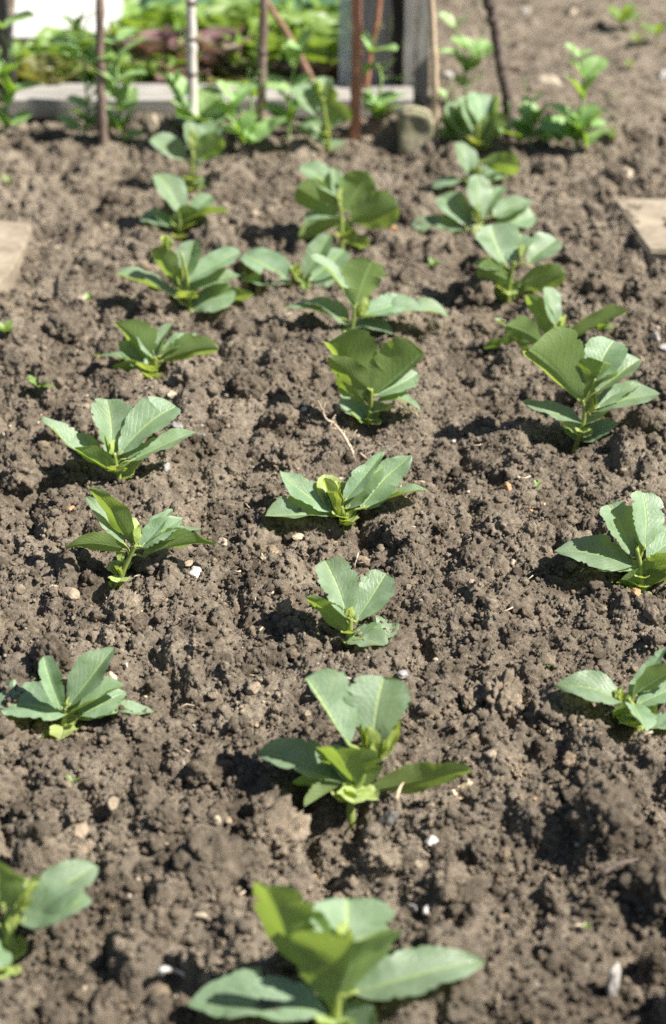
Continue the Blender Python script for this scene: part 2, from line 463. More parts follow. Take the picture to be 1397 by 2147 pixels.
def sample(Hm, gx, gy):
    tx = np.clip((gx - X0) / DX, 0, NX - 1.001); ty = np.clip((gy - Y0) / DX, 0, NY - 1.001)
    ix, iy = tx.astype(int), ty.astype(int); fx, fy = (tx - ix)[None, :], (ty - iy)[:, None]
    return (Hm[np.ix_(iy, ix)] * (1 - fx) * (1 - fy) + Hm[np.ix_(iy, ix + 1)] * fx * (1 - fy)
            + Hm[np.ix_(iy + 1, ix)] * (1 - fx) * fy + Hm[np.ix_(iy + 1, ix + 1)] * fx * fy)
Z = sample(H, gx, gy)
GX, GY = np.meshgrid(gx, gy)
dzx = np.gradient(Z, axis=1) / np.gradient(gx)[None, :]; dzy = np.gradient(Z, axis=0) / np.gradient(gy)[:, None]
PUFF = .0007
_pm = np.random.default_rng(5).permutation(256).astype(np.int32); _pm = np.concatenate([_pm, _pm])
_gr = np.random.default_rng(6).normal(size=(256, 3)).astype(np.float32); _gr /= np.linalg.norm(_gr, axis=1)[:, None]
def perlin3(P, scale, seed):
    """gradient noise in space, for crumbs standing out from every face of a clod"""
    q, _ = np.linalg.qr(np.random.default_rng(seed).normal(size=(3, 3)))
    out = np.empty(len(P), np.float32)
    for a in range(0, len(P), 400000):
        Q = ((P[a:a + 400000] @ q) / scale + seed * 3.17).astype(np.float32)
        i = np.floor(Q).astype(np.int32); f = Q - i; u = f * f * f * (f * (f * 6 - 15) + 10); i &= 255
        tot = np.zeros(len(Q), np.float32)
        for cx in (0, 1):
            wx = u[:, 0] if cx else 1 - u[:, 0]; hx = _pm[(i[:, 0] + cx) & 255]
            for cy in (0, 1):
                wy = u[:, 1] if cy else 1 - u[:, 1]; hy = _pm[hx + ((i[:, 1] + cy) & 255)]
                for cz in (0, 1):
                    wz = u[:, 2] if cz else 1 - u[:, 2]; gq = _gr[_pm[hy + ((i[:, 2] + cz) & 255)]]
                    tot += wx * wy * wz * (gq[:, 0] * (f[:, 0] - cx) + gq[:, 1] * (f[:, 1] - cy) + gq[:, 2] * (f[:, 2] - cz))
        out[a:a + 400000] = tot
    return out
def crumble(P, seed=0, fine=1.0):
    """height of the crumb crust: rounded lumps with sharp creases between them, at four sizes"""
    w = .8 * perlin3(P, .011, 40 + seed)[:, None] * np.array([.0020, -.0016, .0018], np.float32)
    Pw = P + w
    return (.0046 * np.abs(perlin3(Pw, .0092, 41 + seed)) + .0030 * np.abs(perlin3(Pw, .0044, 42 + seed)) + .0012 * perlin3(Pw, .0060, 45 + seed)
            + fine * (.0042 * np.abs(perlin3(Pw, .0027, 43 + seed)) + .0022 * perlin3(Pw, .0017, 46 + seed)))
V = np.stack([GX - PUFF * np.clip(dzx, -2, 2), GY - PUFF * np.clip(dzy, -2, 2), Z], -1).reshape(-1, 3)
nrm = np.stack([-np.clip(dzx, -2.5, 2.5), -np.clip(dzy, -2.5, 2.5), np.ones_like(Z)], -1).reshape(-1, 3)
nrm /= np.linalg.norm(nrm, axis=1)[:, None]
hgt = crumble(V.astype(np.float32)) - .0026
flat = (1 - .45 * smooth01((V[:, 1] - 2.42) / .22))
V = V + nrm * (hgt * flat)[:, None]
nx, ny = len(gx), len(gy)
I = np.arange(nx * ny).reshape(ny, nx)
F = np.stack([I[:-1, :-1], I[:-1, 1:], I[1:, 1:], I[1:, :-1]], -1).reshape(-1, 4)
soil = big_mesh('soil_ground', V, F, M['soil'], False)
tag(soil, 'crumbly grey brown dug soil of the vegetable bed', 'soil', kind='structure')
# plain ground all round, to the horizon, below the dug bed's lowest hollow
far = mesh_obj('ground', [(-300, -300, -.06), (300, -300, -.06), (300, 300, -.06), (-300, 300, -.06)], [(0, 1, 2, 3)], M['path'])
tag(far, 'bare brown garden ground around the bed', 'ground', kind='structure')

# loose crumbs and clods: uncountable, one object each
def lump_templates(sub, n, amp, seed, vor):
    out = []
    for k in range(n):
        bm = bmesh.new(); bmesh.ops.create_icosphere(bm, subdivisions=sub, radius=1)
        V = np.array([v.co[:] for v in bm.verts]); F = np.array([[v.index for v in f.verts] for f in bm.faces]); bm.free()
        for i, v in enumerate(V):
            w = Vector(v) + .25 * mnoise.noise_vector(Vector(v) * 1.5 + Vector((k, seed, 1)))
            d = mnoise.voronoi(w * vor + Vector((k * 7.3 + seed, 3.1 * k, seed)))[0][0]
            d2 = mnoise.voronoi(w * vor * 2.7 + Vector((k * 2.3 + seed, 5.1 * k, seed)))[0][0]
            e = mnoise.fractal(Vector(v) * .9 + Vector((k * 3.7, seed, 9)), 1.0, 2.0, 3)
            f = mnoise.fractal(Vector(v) * 7 + Vector((k, seed, 2)), 1.0, 2.0, 3)
            V[i] = v * (1 + amp * (.6 - d) + amp * .45 * (.5 - d2) + .34 * e + .07 * f)
        out.append((V, F))
    return out
def scatter(name, templ, n, rad_fn, mat, seed, sink, ypow=1.5, crust=0.0):
    cc = []
    r = np.random.default_rng(seed)
    VV, FF, off = [], [], 0
    for k in range(n):
        y = .55 + 3.3 * r.random() ** ypow
        hw = .24 + y * .2
        x = r.uniform(-hw, hw)
        V, F = templ[k % len(templ)]
        rad = rad_fn(r)
        if rad > .003 and np.min(np.hypot(BXY[:, 0] - x, BXY[:, 1] - y)) < .016 + rad: continue
        if y > 2.45: rad *= .55
        q = r.normal(size=(3, 3)); q, _ = np.linalg.qr(q)
        if np.linalg.det(q) < 0: q[:, 0] *= -1
        W = (V * (rad * np.array([1, r.uniform(.75, 1.1), r.uniform(.6, .95)]))) @ q.T
        c_ = np.array([x, y, hz(x, y) + rad * sink]); cc.append(np.tile(c_, (len(W), 1)))
        VV.append(W + c_); FF.append(F + off); off += len(V)
    VV = np.vstack(VV)
    if crust:
        CC = np.vstack(cc); n_ = VV - CC; n_ /= np.linalg.norm(n_, axis=1)[:, None] + 1e-9
        VV = VV + n_ * (crumble(VV.astype(np.float32)) * crust)[:, None]
    return big_mesh(name, VV, np.vstack(FF), mat, True)
o = scatter('soil_crumbs', lump_templates(2, 10, .7, 1, 1.5), 60000, lambda r: .0007 + .0018 * r.random() ** 2.2, M['crumb'], 31, .9, 1.9)
tag(o, 'loose brown soil crumbs lying all over the bed', 'soil crumbs', kind='stuff')
o = scatter('soil_lumps', lump_templates(3, 10, .8, 9, 2.2), 5000, lambda r: .0022 + .0035 * r.random() ** 2.2, M['crumb'], 33, .2, 1.6, .5)
tag(o, 'small rough lumps of soil lying all over the bed', 'soil lumps', kind='stuff')
o = scatter('soil_clods', lump_templates(5, 10, .62, 5, 2.0), 560, lambda r: .0055 + .016 * r.random() ** 2.4, M['crumb'], 32, .0, 1.5, .8)
tag(o, 'rough lumpy clods of soil strewn over the bed', 'soil clods', kind='stuff')

# ------------------------------------------------------------------ leaves
def leaf_geo(Bp, T, w, roll=0, fold=12, bend=.03, a=.8, b=.55, ragged=.5, seed=0, nu=72, nv=12, wav=.02, tipcurl=0.0, hint=None, frill=0.0, face=None):
    r = np.random.default_rng(seed)
    Bp, T = np.asarray(Bp, float), np.asarray(T, float)
    Lh = np.linalg.norm(T - Bp); A = unit(T - Bp)
    h = ZUP if hint is None else np.asarray(hint, float)
    Nn = h - (h @ A) * A
    if np.linalg.norm(Nn) < .05: Nn = -FX - (-FX @ A) * A
    Nn = unit(Nn)
    Mv = np.cross(A, Nn)
    if Mv @ (-FX) < 0: Mv = -Mv
    Nn = unit(math.cos(R(roll)) * Nn + math.sin(R(roll)) * Mv)
    if face is not None:      # how far the blade is turned up to the viewer's side: +90 shows all its upper side, -90 all its under side
        Mc = unit(-FX - (-FX @ A) * A); Ne = np.cross(A, Mc)
        if Ne[2] < 0: Ne = -Ne
        Nn = unit(math.sin(R(face)) * Mc + math.cos(R(face)) * Ne)
    S = np.cross(Nn, A)
    u = np.linspace(0, 1, nu + 1); v = np.linspace(-1, 1, nv + 1)
    pk = a / (a + b); prof = (u ** a) * ((1 - u) ** b) / (pk ** a * (1 - pk) ** b)
    hw = .5 * w * Lh * prof
    def bites():
        s = np.ones_like(u)
        for _ in range(int(round(ragged * 16))):
            c = r.uniform(.15, .98); wd = r.uniform(.012, .034); dp = r.uniform(.03, .11) * (1 if r.random() < .88 else 2.4)
            s -= dp * np.maximum(0, 1 - ((u - c) / wd) ** 2)
        s += .022 * min(1, ragged + .1) * r.normal(size=len(u)) + .03 * np.sin(u * r.uniform(8, 16) + r.random() * 6)
        tq = (u * r.uniform(15, 21) + .25 * np.sin(u * 23 + r.random() * 6)) % 1.0
        s -= .032 * min(1, ragged) * tq * (u > .25)
        s = np.convolve(np.pad(s, 1, 'edge'), [.22, .56, .22], 'valid')
        return np.clip(s, .45, 1.08)
    eL, eR = bites(), bites()
    fLR = [math.tan(R(x)) for x in (fold if isinstance(fold, tuple) else (fold, fold))]
    p1, p2, p3 = r.uniform(0, 6.28, 3)
    Vv, UV = [], []
    asym = r.uniform(-.05, .05); tw = r.uniform(-.45, .45) if face is not None else 0; tc = tipcurl + (r.uniform(-.05, .12) if face is not None else 0)
    for i in range(nu + 1):
        for j in range(nv + 1):
            y = v[j] * hw[i] * (eL[i] if v[j] < 0 else eR[i])
            ff = fLR[0 if v[j] < 0 else 1]
            if ff > 1: y /= math.sqrt(1 + .7 * ff * ff)
            z = ff * (math.sqrt(y * y + (.12 * hw[i] + 1e-5) ** 2) - .12 * hw[i])
            z -= .18 * ff * y * y / (hw[i] + 1e-5)
            z += bend * Lh * 4 * u[i] * (1 - u[i]) - tc * Lh * max(0, u[i] - .55) ** 2 * 4 + tw * y * (u[i] - .35)
            z += wav * Lh * (math.sin(u[i] * 9 + p1 + v[j] * 1.4) * abs(v[j]) + .6 * math.sin(u[i] * 17 + p2) * v[j] ** 2)
            if frill: z += frill * Lh * v[j] ** 2 * (math.sin(u[i] * 31 + p3 + (2 if v[j] > 0 else 0)) + .6 * math.sin(u[i] * 57 + p2)) * min(1, u[i] * 3)
            x = u[i] * Lh
            y += asym * Lh * math.sin(math.pi * u[i])
            Vv.append(Bp + A * x + S * y + Nn * z); UV.append((u[i], .5 + .5 * v[j]))
    n = nv + 1
    Fs = [(i * n + j, (i + 1) * n + j, (i + 1) * n + j + 1, i * n + j + 1) for i in range(nu) for j in range(nv)]
    # outward side is +N
    q = Fs[(nu // 2) * nv + nv // 2]
    nn = np.cross(Vv[q[1]] - Vv[q[0]], Vv[q[2]] - Vv[q[0]])
    if nn @ Nn < 0: Fs = [f[::-1] for f in Fs]
    return np.array(Vv), Fs, np.array(UV)

BEAN_GROUP = 'young broad bean plants in three rows'
def bean(base, label, leaves, stem=None, tips=(), stips=2, rag=.75, sr=.0026, tall=None):
    """leaves: (base x, base y, tip x, tip y, depth of tip behind base in cm, seen width, turn to the viewer, fold, bend[, extra base depth cm])"""
    bx, by = base
    P = on_soil(bx, by)
    d0 = depth_of(P); ppm = FPX / d0
    e = empty('bean_seedling', P, label, 'bean plant', BEAN_GROUP)
    def dep(y, extra=0.0):                 # depth of the upright stem at the height seen at y
        return d0 - .577 * (by - y) / ppm + extra / 100.0
    ytop = min([l[1] for l in leaves] + [t[1] for t in tips])
    sp = stem or [(bx, by + .01 * ppm), (bx * .5 + .5 * np.mean([l[0] for l in leaves]), (by + ytop) / 2), (np.mean([l[0] for l in leaves[:3]]), ytop)]
    S3 = spline([at_depth(x, y, dep(y)) for x, y in sp], 7)
    S3[0][2] -= .012
    mb = MB()
    m = len(S3)
    mb.add(*tube(S3, [sr * (1.15 - .55 * i / m) for i in range(m)], 10))
    sd = int(bx * 13 + by * 7)
    rr = np.random.default_rng(sd)
    for k, l in enumerate(leaves):
        lx, ly, tx, ty, dt, W, face, fold, bend = l[:9]
        ex = l[9] if len(l) > 9 else 0
        db = dep(ly, ex)
        Bp, T = at_depth(lx, ly, db), at_depth(tx, ty, db + dt / 100)
        w = 1.13 * (W / ppm) / max(.42, abs(math.sin(R(face)))) / np.linalg.norm(T - Bp)
        V, F, U = leaf_geo(Bp, T, w, 0, tuple(x * 1.3 + 4 for x in fold) if isinstance(fold, tuple) else fold * 1.5 + 6, bend, a=.66 + .24 * rr.random(), b=(max(.36, l[10] + .06) if len(l) > 10 else (.62 + .36 * rr.random() if rag > .3 else .46 + .2 * rr.random())), ragged=rag * rr.uniform(.6, 1.3), seed=sd + k * 17, face=face)
        # a leaf may touch the soil but does not pass under it
        for i in range(len(V)):
            zz = hz(V[i][0], V[i][1]) + .001
            if V[i][2] < zz: V[i][2] = zz
        mesh_obj('leaf', V, F, M['bean'], e, True, U)
        # leaf stalk from the stem to the blade
        j = int(np.argmin(np.linalg.norm(S3 - Bp, axis=1)))
        j = max(0, j - 2)
        q = S3[j]; A = unit(T - Bp)
        c = .5 * (q + Bp) + np.array([0, 0, .002])
        mb.add(*tube(spline([q, c, Bp, Bp + A * .004], 4), sr * .42, 7))
    mb.build('stem', M['stem'], e)
    for k, t in enumerate(tips):           # folded young leaves of the growing tip: base, tip, width px
        x, y, tx, ty, wp = t
        d = dep(y)
        tb = MB()
        Lpx = math.hypot(tx - x, ty - y)
        for q in range(6):
            an = q * 1.7 + rr.random()
            ox, od = math.cos(an) * wp * .22, math.sin(an) * wp * .25 / ppm
            s = rr.uniform(.6, 1.08)
            tb.add(*leaf_geo(at_depth(x + ox * .5, y, d + od * .5), at_depth(x + (tx - x) * s + ox * 1.5, y + (ty - y) * s, d + od * 2.2), min(1.15, 1.25 * wp / Lpx),
                             0, 30, -.06, ragged=.7, seed=sd + 300 + k * 9 + q, nu=18, nv=8, wav=.03, tipcurl=.12 * rr.random(), hint=np.array([-math.cos(an), -math.sin(an), .5])))
        tb.build('shoot_tip', M['young'], e)
    for k in range(stips + 1):                 # toothed stipules clasping the lower stem
        an = rr.uniform(0, 6.28) if k else -1.6
        hgt = rr.uniform(.006, .028) * (1 if tall is None else tall)
        q = S3[min(m - 1, int(m * .18 + m * .3 * rr.random()))]
        T = q + np.array([math.cos(an), math.sin(an), rr.uniform(.1, .9)]) * rr.uniform(.012, .024)
        V, F, U = leaf_geo(q, T, rr.uniform(.75, 1.05), 0, 24, -.05, a=.5, b=.6, ragged=.9, seed=sd + 700 + k, nu=16, nv=8, wav=.04)
        for i in range(len(V)):
            zz = hz(V[i][0], V[i][1]) + .0008
            if V[i][2] < zz: V[i][2] = zz
        mesh_obj('stipule', V, F, M['young'], e, True, U)
    return e

# middle row, near to far
bean((705, 2168), 'largest, blurred bean plant at the very front with a leaf folded up over its centre', [
    (692, 2105, 556, 1862, -2.0, 150, -65, (30, 4), .02, 0, 0.34), (702, 2112, 745, 1962, -5.0, 190, -70, 16, .02, 0, 0.26), (735, 2030, 728, 1884, 1.8, 155, 70, 14, .03, 0, 0.34),
    (738, 2082, 1018, 2008, 1.0, 72, 45, 14, .03), (690, 2128, 393, 2108, .3, 70, 38, 18, .07), (705, 2135, 790, 2185, -3.5, 60, 40, 12, .05)],
    stem=[(705, 2180), (706, 2110), (722, 1990)], tips=[(724, 2000, 722, 1930, 34), (722, 2095, 716, 2062, 26)], stips=3, sr=.0034)
bean((735, 1714), 'second front bean of the middle row, with two upright pale leaves above dark drooping ones', [
    (732, 1562, 642, 1420, .9, 118, 70, (4, 58), .02, 0, 0.22), (782, 1574, 806, 1418, 1.2, 112, 75, 8, .03, 0, 0.26), (730, 1648, 543, 1575, 1.0, 50, 32, 14, .05),
    (758, 1658, 704, 1560, -4.0, 112, -60, 14, .03), (764, 1662, 988, 1610, -2.0, 58, -60, 12, .04), (712, 1672, 614, 1634, -.6, 35, -40, 18, .05),
    (728, 1640, 640, 1694, -1.5, 28, -40, 24, .06), (730, 1640, 697, 1556, 1.2, 40, 60, 14, .03)],
    stem=[(735, 1724), (738, 1668), (760, 1630), (775, 1570)], tips=[(784, 1592, 776, 1512, 44), (800, 1592, 826, 1508, 36)], stips=3, sr=.003)
bean((726, 1346), 'small lone bean plant in the middle of the bed with one half shaded leaf', [
    (728, 1296, 680, 1176, 1.0, 72, 65, 18, .02, 0, 0.28), (746, 1304, 810, 1202, 1.0, 68, 75, 10, .02, 0, 0.3), (734, 1334, 644, 1250, -1.6, 42, -50, 12, .03),
    (735, 1334, 816, 1356, -2.0, 50, 40, 12, .06), (768, 1332, 838, 1322, .6, 30, 30, 10, .05)],
    tips=[(735, 1312, 732, 1264, 26), (768, 1336, 790, 1312, 26)], stips=2, rag=.75)
bean((735, 1108), 'wide bean plant with a pale rolled shoot between flat leaves, below the dry root', [
    (704, 1082, 556, 1086, -.8, 42, 35, 22, .04), (697, 1072, 586, 990, 1.6, 48, 50, 10, .02), (728, 1066, 802, 976, .3, 58, 60, 12, .02),
    (722, 1052, 806, 946, 1.2, 35, 60, 18, .02), (758, 1066, 864, 958, 1.6, 66, 65, 8, .03), (770, 1064, 896, 1022, .6, 22, 15, 16, .04)],
    stem=[(735, 1118), (722, 1085), (716, 1060)], tips=[(712, 1084, 690, 998, 46), (722, 1092, 735, 1066, 36)], stips=4)
bean((776, 898), 'fan shaped bean plant with two broad backlit leaves, just above the long dry root', [
    (778, 818, 690, 712, -2.4, 140, -70, (52, 3), .02, 0, 0.24), (780, 832, 888, 738, -2.0, 125, -65, (3, 50), .02, 0, 0.3), (776, 818, 688, 748, -2.2, 45, -55, 10, .03, -1),
    (765, 842, 712, 778, -2.0, 55, -60, 10, .02), (785, 830, 878, 784, 1.6, 45, 50, 10, .03), (790, 842, 884, 856, -.5, 28, 30, 16, .13), (762, 880, 714, 824, .6, 45, 50, 12, .03)],
    stem=[(776, 908), (778, 860), (779, 815)], tips=[(774, 850, 772, 802, 18)], stips=4)
bean((732, 708), 'bean plant with one rounded upright leaf and a long leaf pointing right', [
    (745, 642, 780, 546, -1.5, 72, -65, 8, .02, 0, 0.34), (740, 644, 655, 528, .2, 22, 20, 16, .02), (730, 682, 640, 630, -.2, 38, 35, 14, .09),
    (715, 668, 600, 643, .8, 20, 25, 14, .05), (758, 668, 938, 652, 1.2, 38, 30, 16, .06), (764, 660, 852, 630, 1.4, 45, 50, 10, .03), (724, 692, 826, 698, -1.2, 28, 35, 12, .11)],
    stem=[(732, 716), (740, 680), (744, 640)], tips=[(755, 668, 764, 622, 22)], stips=3)
bean((640, 606), 'low bean plant with rounded pale leaves lying flat, left of the middle row line', [
    (612, 586, 510, 528, 2.2, 62, 55, 10, .03), (618, 596, 506, 590, .2, 32, 35, 10, .05), (635, 586, 692, 490, 1.0, 45, 60, 14, .02),
    (650, 590, 724, 526, 2.0, 65, 60, 8, .03), (652, 600, 728, 596, .2, 45, 40, 10, .04)],
    tips=[(622, 592, 618, 545, 20), (632, 608, 640, 588, 24)], stips=2, rag=.25)
bean((716, 526), 'tall dark bean plant with leaves seen from below and one glowing green leaf', [
    (708, 442, 624, 394, -2.0, 55, -60, 12, .02), (718, 444, 772, 362, -2.0, 62, -65, 10, .02), (730, 462, 834, 432, -2.4, 66, -60, 8, .03),
    (710, 428, 700, 352, .6, 30, 60, 22, .01), (716, 456, 638, 468, -.2, 26, 35, 14, .08), (714, 460, 624, 492, -1.0, 30, -50, 10, .04),
    (722, 506, 778, 516, -1.2, 26, -45, 12, .04), (716, 500, 742, 478, -.5, 34, -60, 8, .02), (706, 412, 632, 346, 1.8, 45, 55, 12, .04)],
    stem=[(716, 534), (716, 470), (712, 425)], tips=[(712, 430, 716, 380, 16)], stips=2, rag=.2, sr=.0034)
bean((692, 346), 'tallest bean plant, last of the middle row, with leaves up a pale stem', [
    (674, 230, 684, 160, .4, 39, 60, 18, .02), (666, 244, 616, 182, .8, 56, 50, 12, .10), (690, 262, 728, 222, -1.4, 50, -50, 12, .02),
    (680, 292, 652, 246, .8, 47, 65, 8, .03), (680, 306, 606, 266, .4, 30, 35, 16, .05), (694, 344, 720, 340, -.6, 20, -40, 12, .03), (692, 268, 712, 238, .4, 28, 60, 8, .02), (684, 320, 724, 300, .6, 26, 40, 12, .04), (682, 255, 640, 268, -.8, 28, 35, 12, .06), (678, 210, 706, 190, -.6, 26, -45, 12, .03)],
    stem=[(692, 352), (688, 290), (680, 235), (676, 205)], tips=[(676, 215, 668, 168, 16)], stips=2, rag=.2, sr=.0036)
# left row, near to far
bean((14, 2040), 'bean plant cut by the left edge at the front, crumpled yellow green below', [
    (58, 1930, 202, 1812, 1.0, 75, 55, 12, .10), (42, 1932, 188, 1884, -1.0, 62, 45, 10, .03), (8, 1905, -14, 1796, -1.2, 85, -55, 10, .02), (0, 1940, -150, 1900, 0, 60, 40, 10, .03),
    (14, 1985, -60, 2000, -2.5, 60, 40, 16, .04)],
    stem=[(14, 2052), (18, 1980), (28, 1900)], tips=[(30, 1915, 66, 1832, 60), (20, 1960, 34, 1896, 44), (10, 2020, 34, 1950, 40)], stips=5, sr=.0034, rag=.8)
bean((128, 1530), 'bean plant with a shiny folded upright leaf, cut by the left edge', [
    (142, 1496, -34, 1486, 1.0, 66, 40, 14, .05), (132, 1492, 92, 1376, -.4, 55, 70, 30, .02, 0, 0.24), (142, 1484, 238, 1354, 1.0, 62, 50, 16, .02),
    (146, 1498, 262, 1436, .2, 42, 30, 28, .03), (164, 1502, 264, 1446, 1.6, 55, 50, 10, .03), (176, 1508, 324, 1496, .6, 24, 25, 18, .06),
    (110, 1528, 96, 1570, -1.0, 14, -40, 12, .04)],
    tips=[(140, 1500, 138, 1462, 20)], stips=2, rag=.7)
bean((250, 1226), 'bean plant with two long leaves leaning left and curled yellow growth at its base', [
    (262, 1142, 180, 1038, 1.2, 30, 50, 10, .02), (278, 1144, 195, 1018, -1.6, 45, -50, 10, .02), (266, 1152, 136, 1142, -1.0, 36, -50, 14, .03),
    (294, 1148, 386, 1084, .4, 45, 60, 20, .04), (298, 1146, 358, 1062, 1.4, 30, 50, 14, .02), (300, 1166, 458, 1138, -.4, 34, -35, 24, .04), (312, 1152, 424, 1102, 1.2, 20, 25, 14, .02)],
    stem=[(248, 1236), (262, 1190), (286, 1140)], tips=[(286, 1142, 282, 1086, 28), (252, 1178, 254, 1156, 20), (258, 1208, 246, 1176, 36)], stips=1)
bean((254, 1012), 'glossy bean plant in the left row with a long leaf reaching left', [
    (226, 986, 88, 874, .2, 30, 25, 22, -.03), (232, 962, 224, 838, 2.2, 72, 70, 20, .04, 0, 0.3), (252, 952, 368, 848, 1.6, 75, 60, 16, .03, 0, 0.32),
    (276, 966, 416, 902, 1.0, 36, 38, 12, .03), (240, 990, 156, 936, -1.6, 38, -40, 14, -.03), (238, 986, 274, 966, -.6, 30, 30, 8, .03), (262, 962, 300, 930, 1.6, 34, 50, 8, .02)],
    stem=[(256, 1022), (246, 985), (240, 950)], tips=[(236, 978, 230, 908, 24)], stips=4)
bean((318, 800), 'ragged bean plant with a heavy shadow on its left, above a cream stone', [
    (316, 762, 240, 676, -.8, 55, -45, 24, .03), (328, 752, 362, 676, .3, 36, 60, 28, .03), (335, 758, 458, 726, -.6, 40, -45, 22, .03),
    (336, 748, 414, 696, 1.2, 26, 40, 14, .02), (318, 797, 250, 716, .5, 36, 40, 12, .03), (300, 762, 198, 742, .4, 12, 20, 12, .04), (300, 794, 238, 764, -.8, 24, -30, 10, .03), (318, 750, 300, 682, 1.2, 38, 60, 14, .03)],
    tips=[(328, 772, 334, 744, 22)], stips=3, rag=.8)
bean((400, 660), 'bushy bean plant with oval grey green leaves and a pale yellow tip', [
    (380, 598, 406, 502, 1.2, 52, 65, 14, .03), (390, 592, 504, 526, 1.0, 45, 50, 12, .03), (370, 602, 324, 518, -1.0, 36, -45, 14, .02),
    (370, 622, 240, 576, .2, 26, 25, 20, .04), (404, 648, 494, 616, -1.2, 58, 60, 8, .03), (404, 604, 504, 580, 1.4, 36, 45, 12, .03), (412, 652, 532, 614, -1.0, 26, -45, 14, .03), (382, 622, 420, 580, 1.0, 36, 50, 10, .03)],
    tips=[(376, 600, 372, 560, 24), (350, 530, 352, 494, 24)], stips=4, rag=.3)
bean((374, 494), 'bean plant with an upright leaf leaning left, second from last in the left row', [
    (386, 452, 332, 362, 1.0, 52, 60, 16, .02), (368, 478, 296, 454, .2, 30, 35, 12, .04), (370, 476, 334, 438, 1.4, 40, 55, 8, .02),
    (386, 466, 478, 442, .2, 26, 20, 20, .03), (384, 482, 410, 436, -2.0, 40, -55, 12, .02), (398, 446, 446, 412, 1.2, 36, 50, 10, .03)],
    stips=3, rag=.2, tips=[(382, 470, 384, 440, 14)])
bean((400, 402), 'last bean plant of the left row, with a pale round leaf on its left', [
    (392, 338, 320, 288, 1.0, 48, 60, 10, .03), (402, 316, 398, 254, .4, 39, 60, 18, .02), (410, 332, 458, 262, 1.2, 56, 60, 14, .02),
    (406, 334, 466, 288, -2.0, 40, -55, 10, .02), (412, 352, 468, 300, .6, 36, 45, 14, .03), (396, 390, 374, 372, .5, 24, 60, 10, .03), (404, 390, 424, 372, .5, 24, 60, 10, .03)],
    stem=[(400, 410), (402, 370), (404, 318)], stips=2, rag=.2, sr=.0034, tips=[(404, 320, 404, 276, 16)])
# right row, near to far
bean((1338, 1530), 'bean plant at the right edge with an arched leaf pointing left', [
    (1306, 1472, 1166, 1438, .2, 52, 45, 10, .11), (1320, 1462, 1398, 1356, .6, 26, 50, 16, .02), (1326, 1462, 1446, 1392, -1.2, 45, -45, 12, .03),
    (1336, 1478, 1456, 1418, 1.0, 45, 45, 8, .03), (1326, 1476, 1354, 1534, -3.0, 52, 55, 12, .05), (1352, 1524, 1440, 1514, -.6, 26, 30, 12, .03), (1316, 1490, 1284, 1500, -.5, 30, -40, 10, .03)],
    tips=[(1302, 1474, 1292, 1436, 22), (1310, 1478, 1326, 1446, 20)], stips=4, rag=.6)
bean((1348, 1248), 'bean plant at the right edge with a blue shaded leaf and pale ragged uprights', [
    (1328, 1186, 1164, 1152, .5, 62, 50, 8, .04), (1326, 1168, 1276, 1056, 1.0, 74, 70, 16, .02, 0, 0.24), (1352, 1150, 1346, 1030, 1.2, 72, 70, 12, .03, 0, 0.28),
    (1356, 1172, 1456, 1104, 1.2, 60, 55, 8, .02), (1348, 1202, 1436, 1172, -2.0, 46, -50, 12, .03), (1326, 1194, 1254, 1190, -.4, 20, 30, 12, .03), (1342, 1232, 1300, 1214, -1.0, 40, -40, 14, .03), (1356, 1232, 1410, 1206, -1.0, 40, -40, 14, .03)],
    tips=[(1340, 1176, 1340, 1128, 22)], stips=5, rag=.8)
bean((1206, 942), 'butterfly bean in the right row with two big backlit leaves above four spreading ones', [
    (1216, 842, 1108, 734, -2.6, 145, -70, (54, 3), .02, 0, 0.26), (1222, 842, 1266, 760, -2.2, 80, -70, 14, .02, 0, 0.24), (1246, 800, 1288, 712, 1.0, 75, 70, 12, .03, 0, 0.3),
    (1250, 822, 1342, 746, .8, 48, 50, 24, .02), (1246, 862, 1386, 828, .4, 50, 45, 14, .03), (1250, 856, 1342, 804, 1.8, 34, 45, 8, .03),
    (1226, 890, 1096, 846, .2, 30, 35, 10, .05), (1210, 926, 1296, 884, .4, 40, 50, 10, .03), (1210, 926, 1178, 892, 0, 22, 50, 16, .03)],
    stem=[(1204, 950), (1216, 910), (1226, 870), (1222, 838)], tips=[(1236, 870, 1240, 824, 26)], stips=3, rag=.6)
bean((1164, 752), 'bean plant with narrow pointed leaves, one of them long and reaching right', [
    (1158, 712, 1106, 616, -1.0, 34, -50, 14, .03), (1164, 684, 1150, 600, .6, 38, 60, 14, .02), (1170, 722, 1312, 650, .2, 28, -25, 20, -.02),
    (1136, 718, 1062, 682, -1.4, 46, -60, 8, .03), (1148, 742, 1044, 660, -.2, 14, 20, 14, -.05), (1120, 736, 1014, 726, -.4, 22, -30, 12, .03), (1172, 748, 1196, 726, .4, 26, 45, 10, .03)],
    tips=[(1172, 708, 1180, 656, 20)], stips=3, rag=.3)
bean((1064, 638), 'bean plant with pale open leaves behind two yellow green ones seen from below', [
    (1060, 558, 1030, 472, 1.6, 80, 65, 14, .02), (1074, 552, 1094, 490, 1.6, 55, 60, 10, .02), (1106, 552, 1168, 502, 1.2, 54, 65, 14, .03),
    (1084, 602, 1184, 574, -2.2, 48, -60, 8, .03), (1076, 592, 1004, 560, -2.2, 45, -60, 10, .02), (1052, 566, 994, 552, .4, 26, 40, 10, .05),
    (1064, 628, 1004, 596, -1.2, 40, -60, 10, .02), (1076, 628, 1114, 600, -1.2, 40, -60, 10, .02)],
    tips=[(1092, 548, 1096, 502, 14)], stips=3, rag=.2)
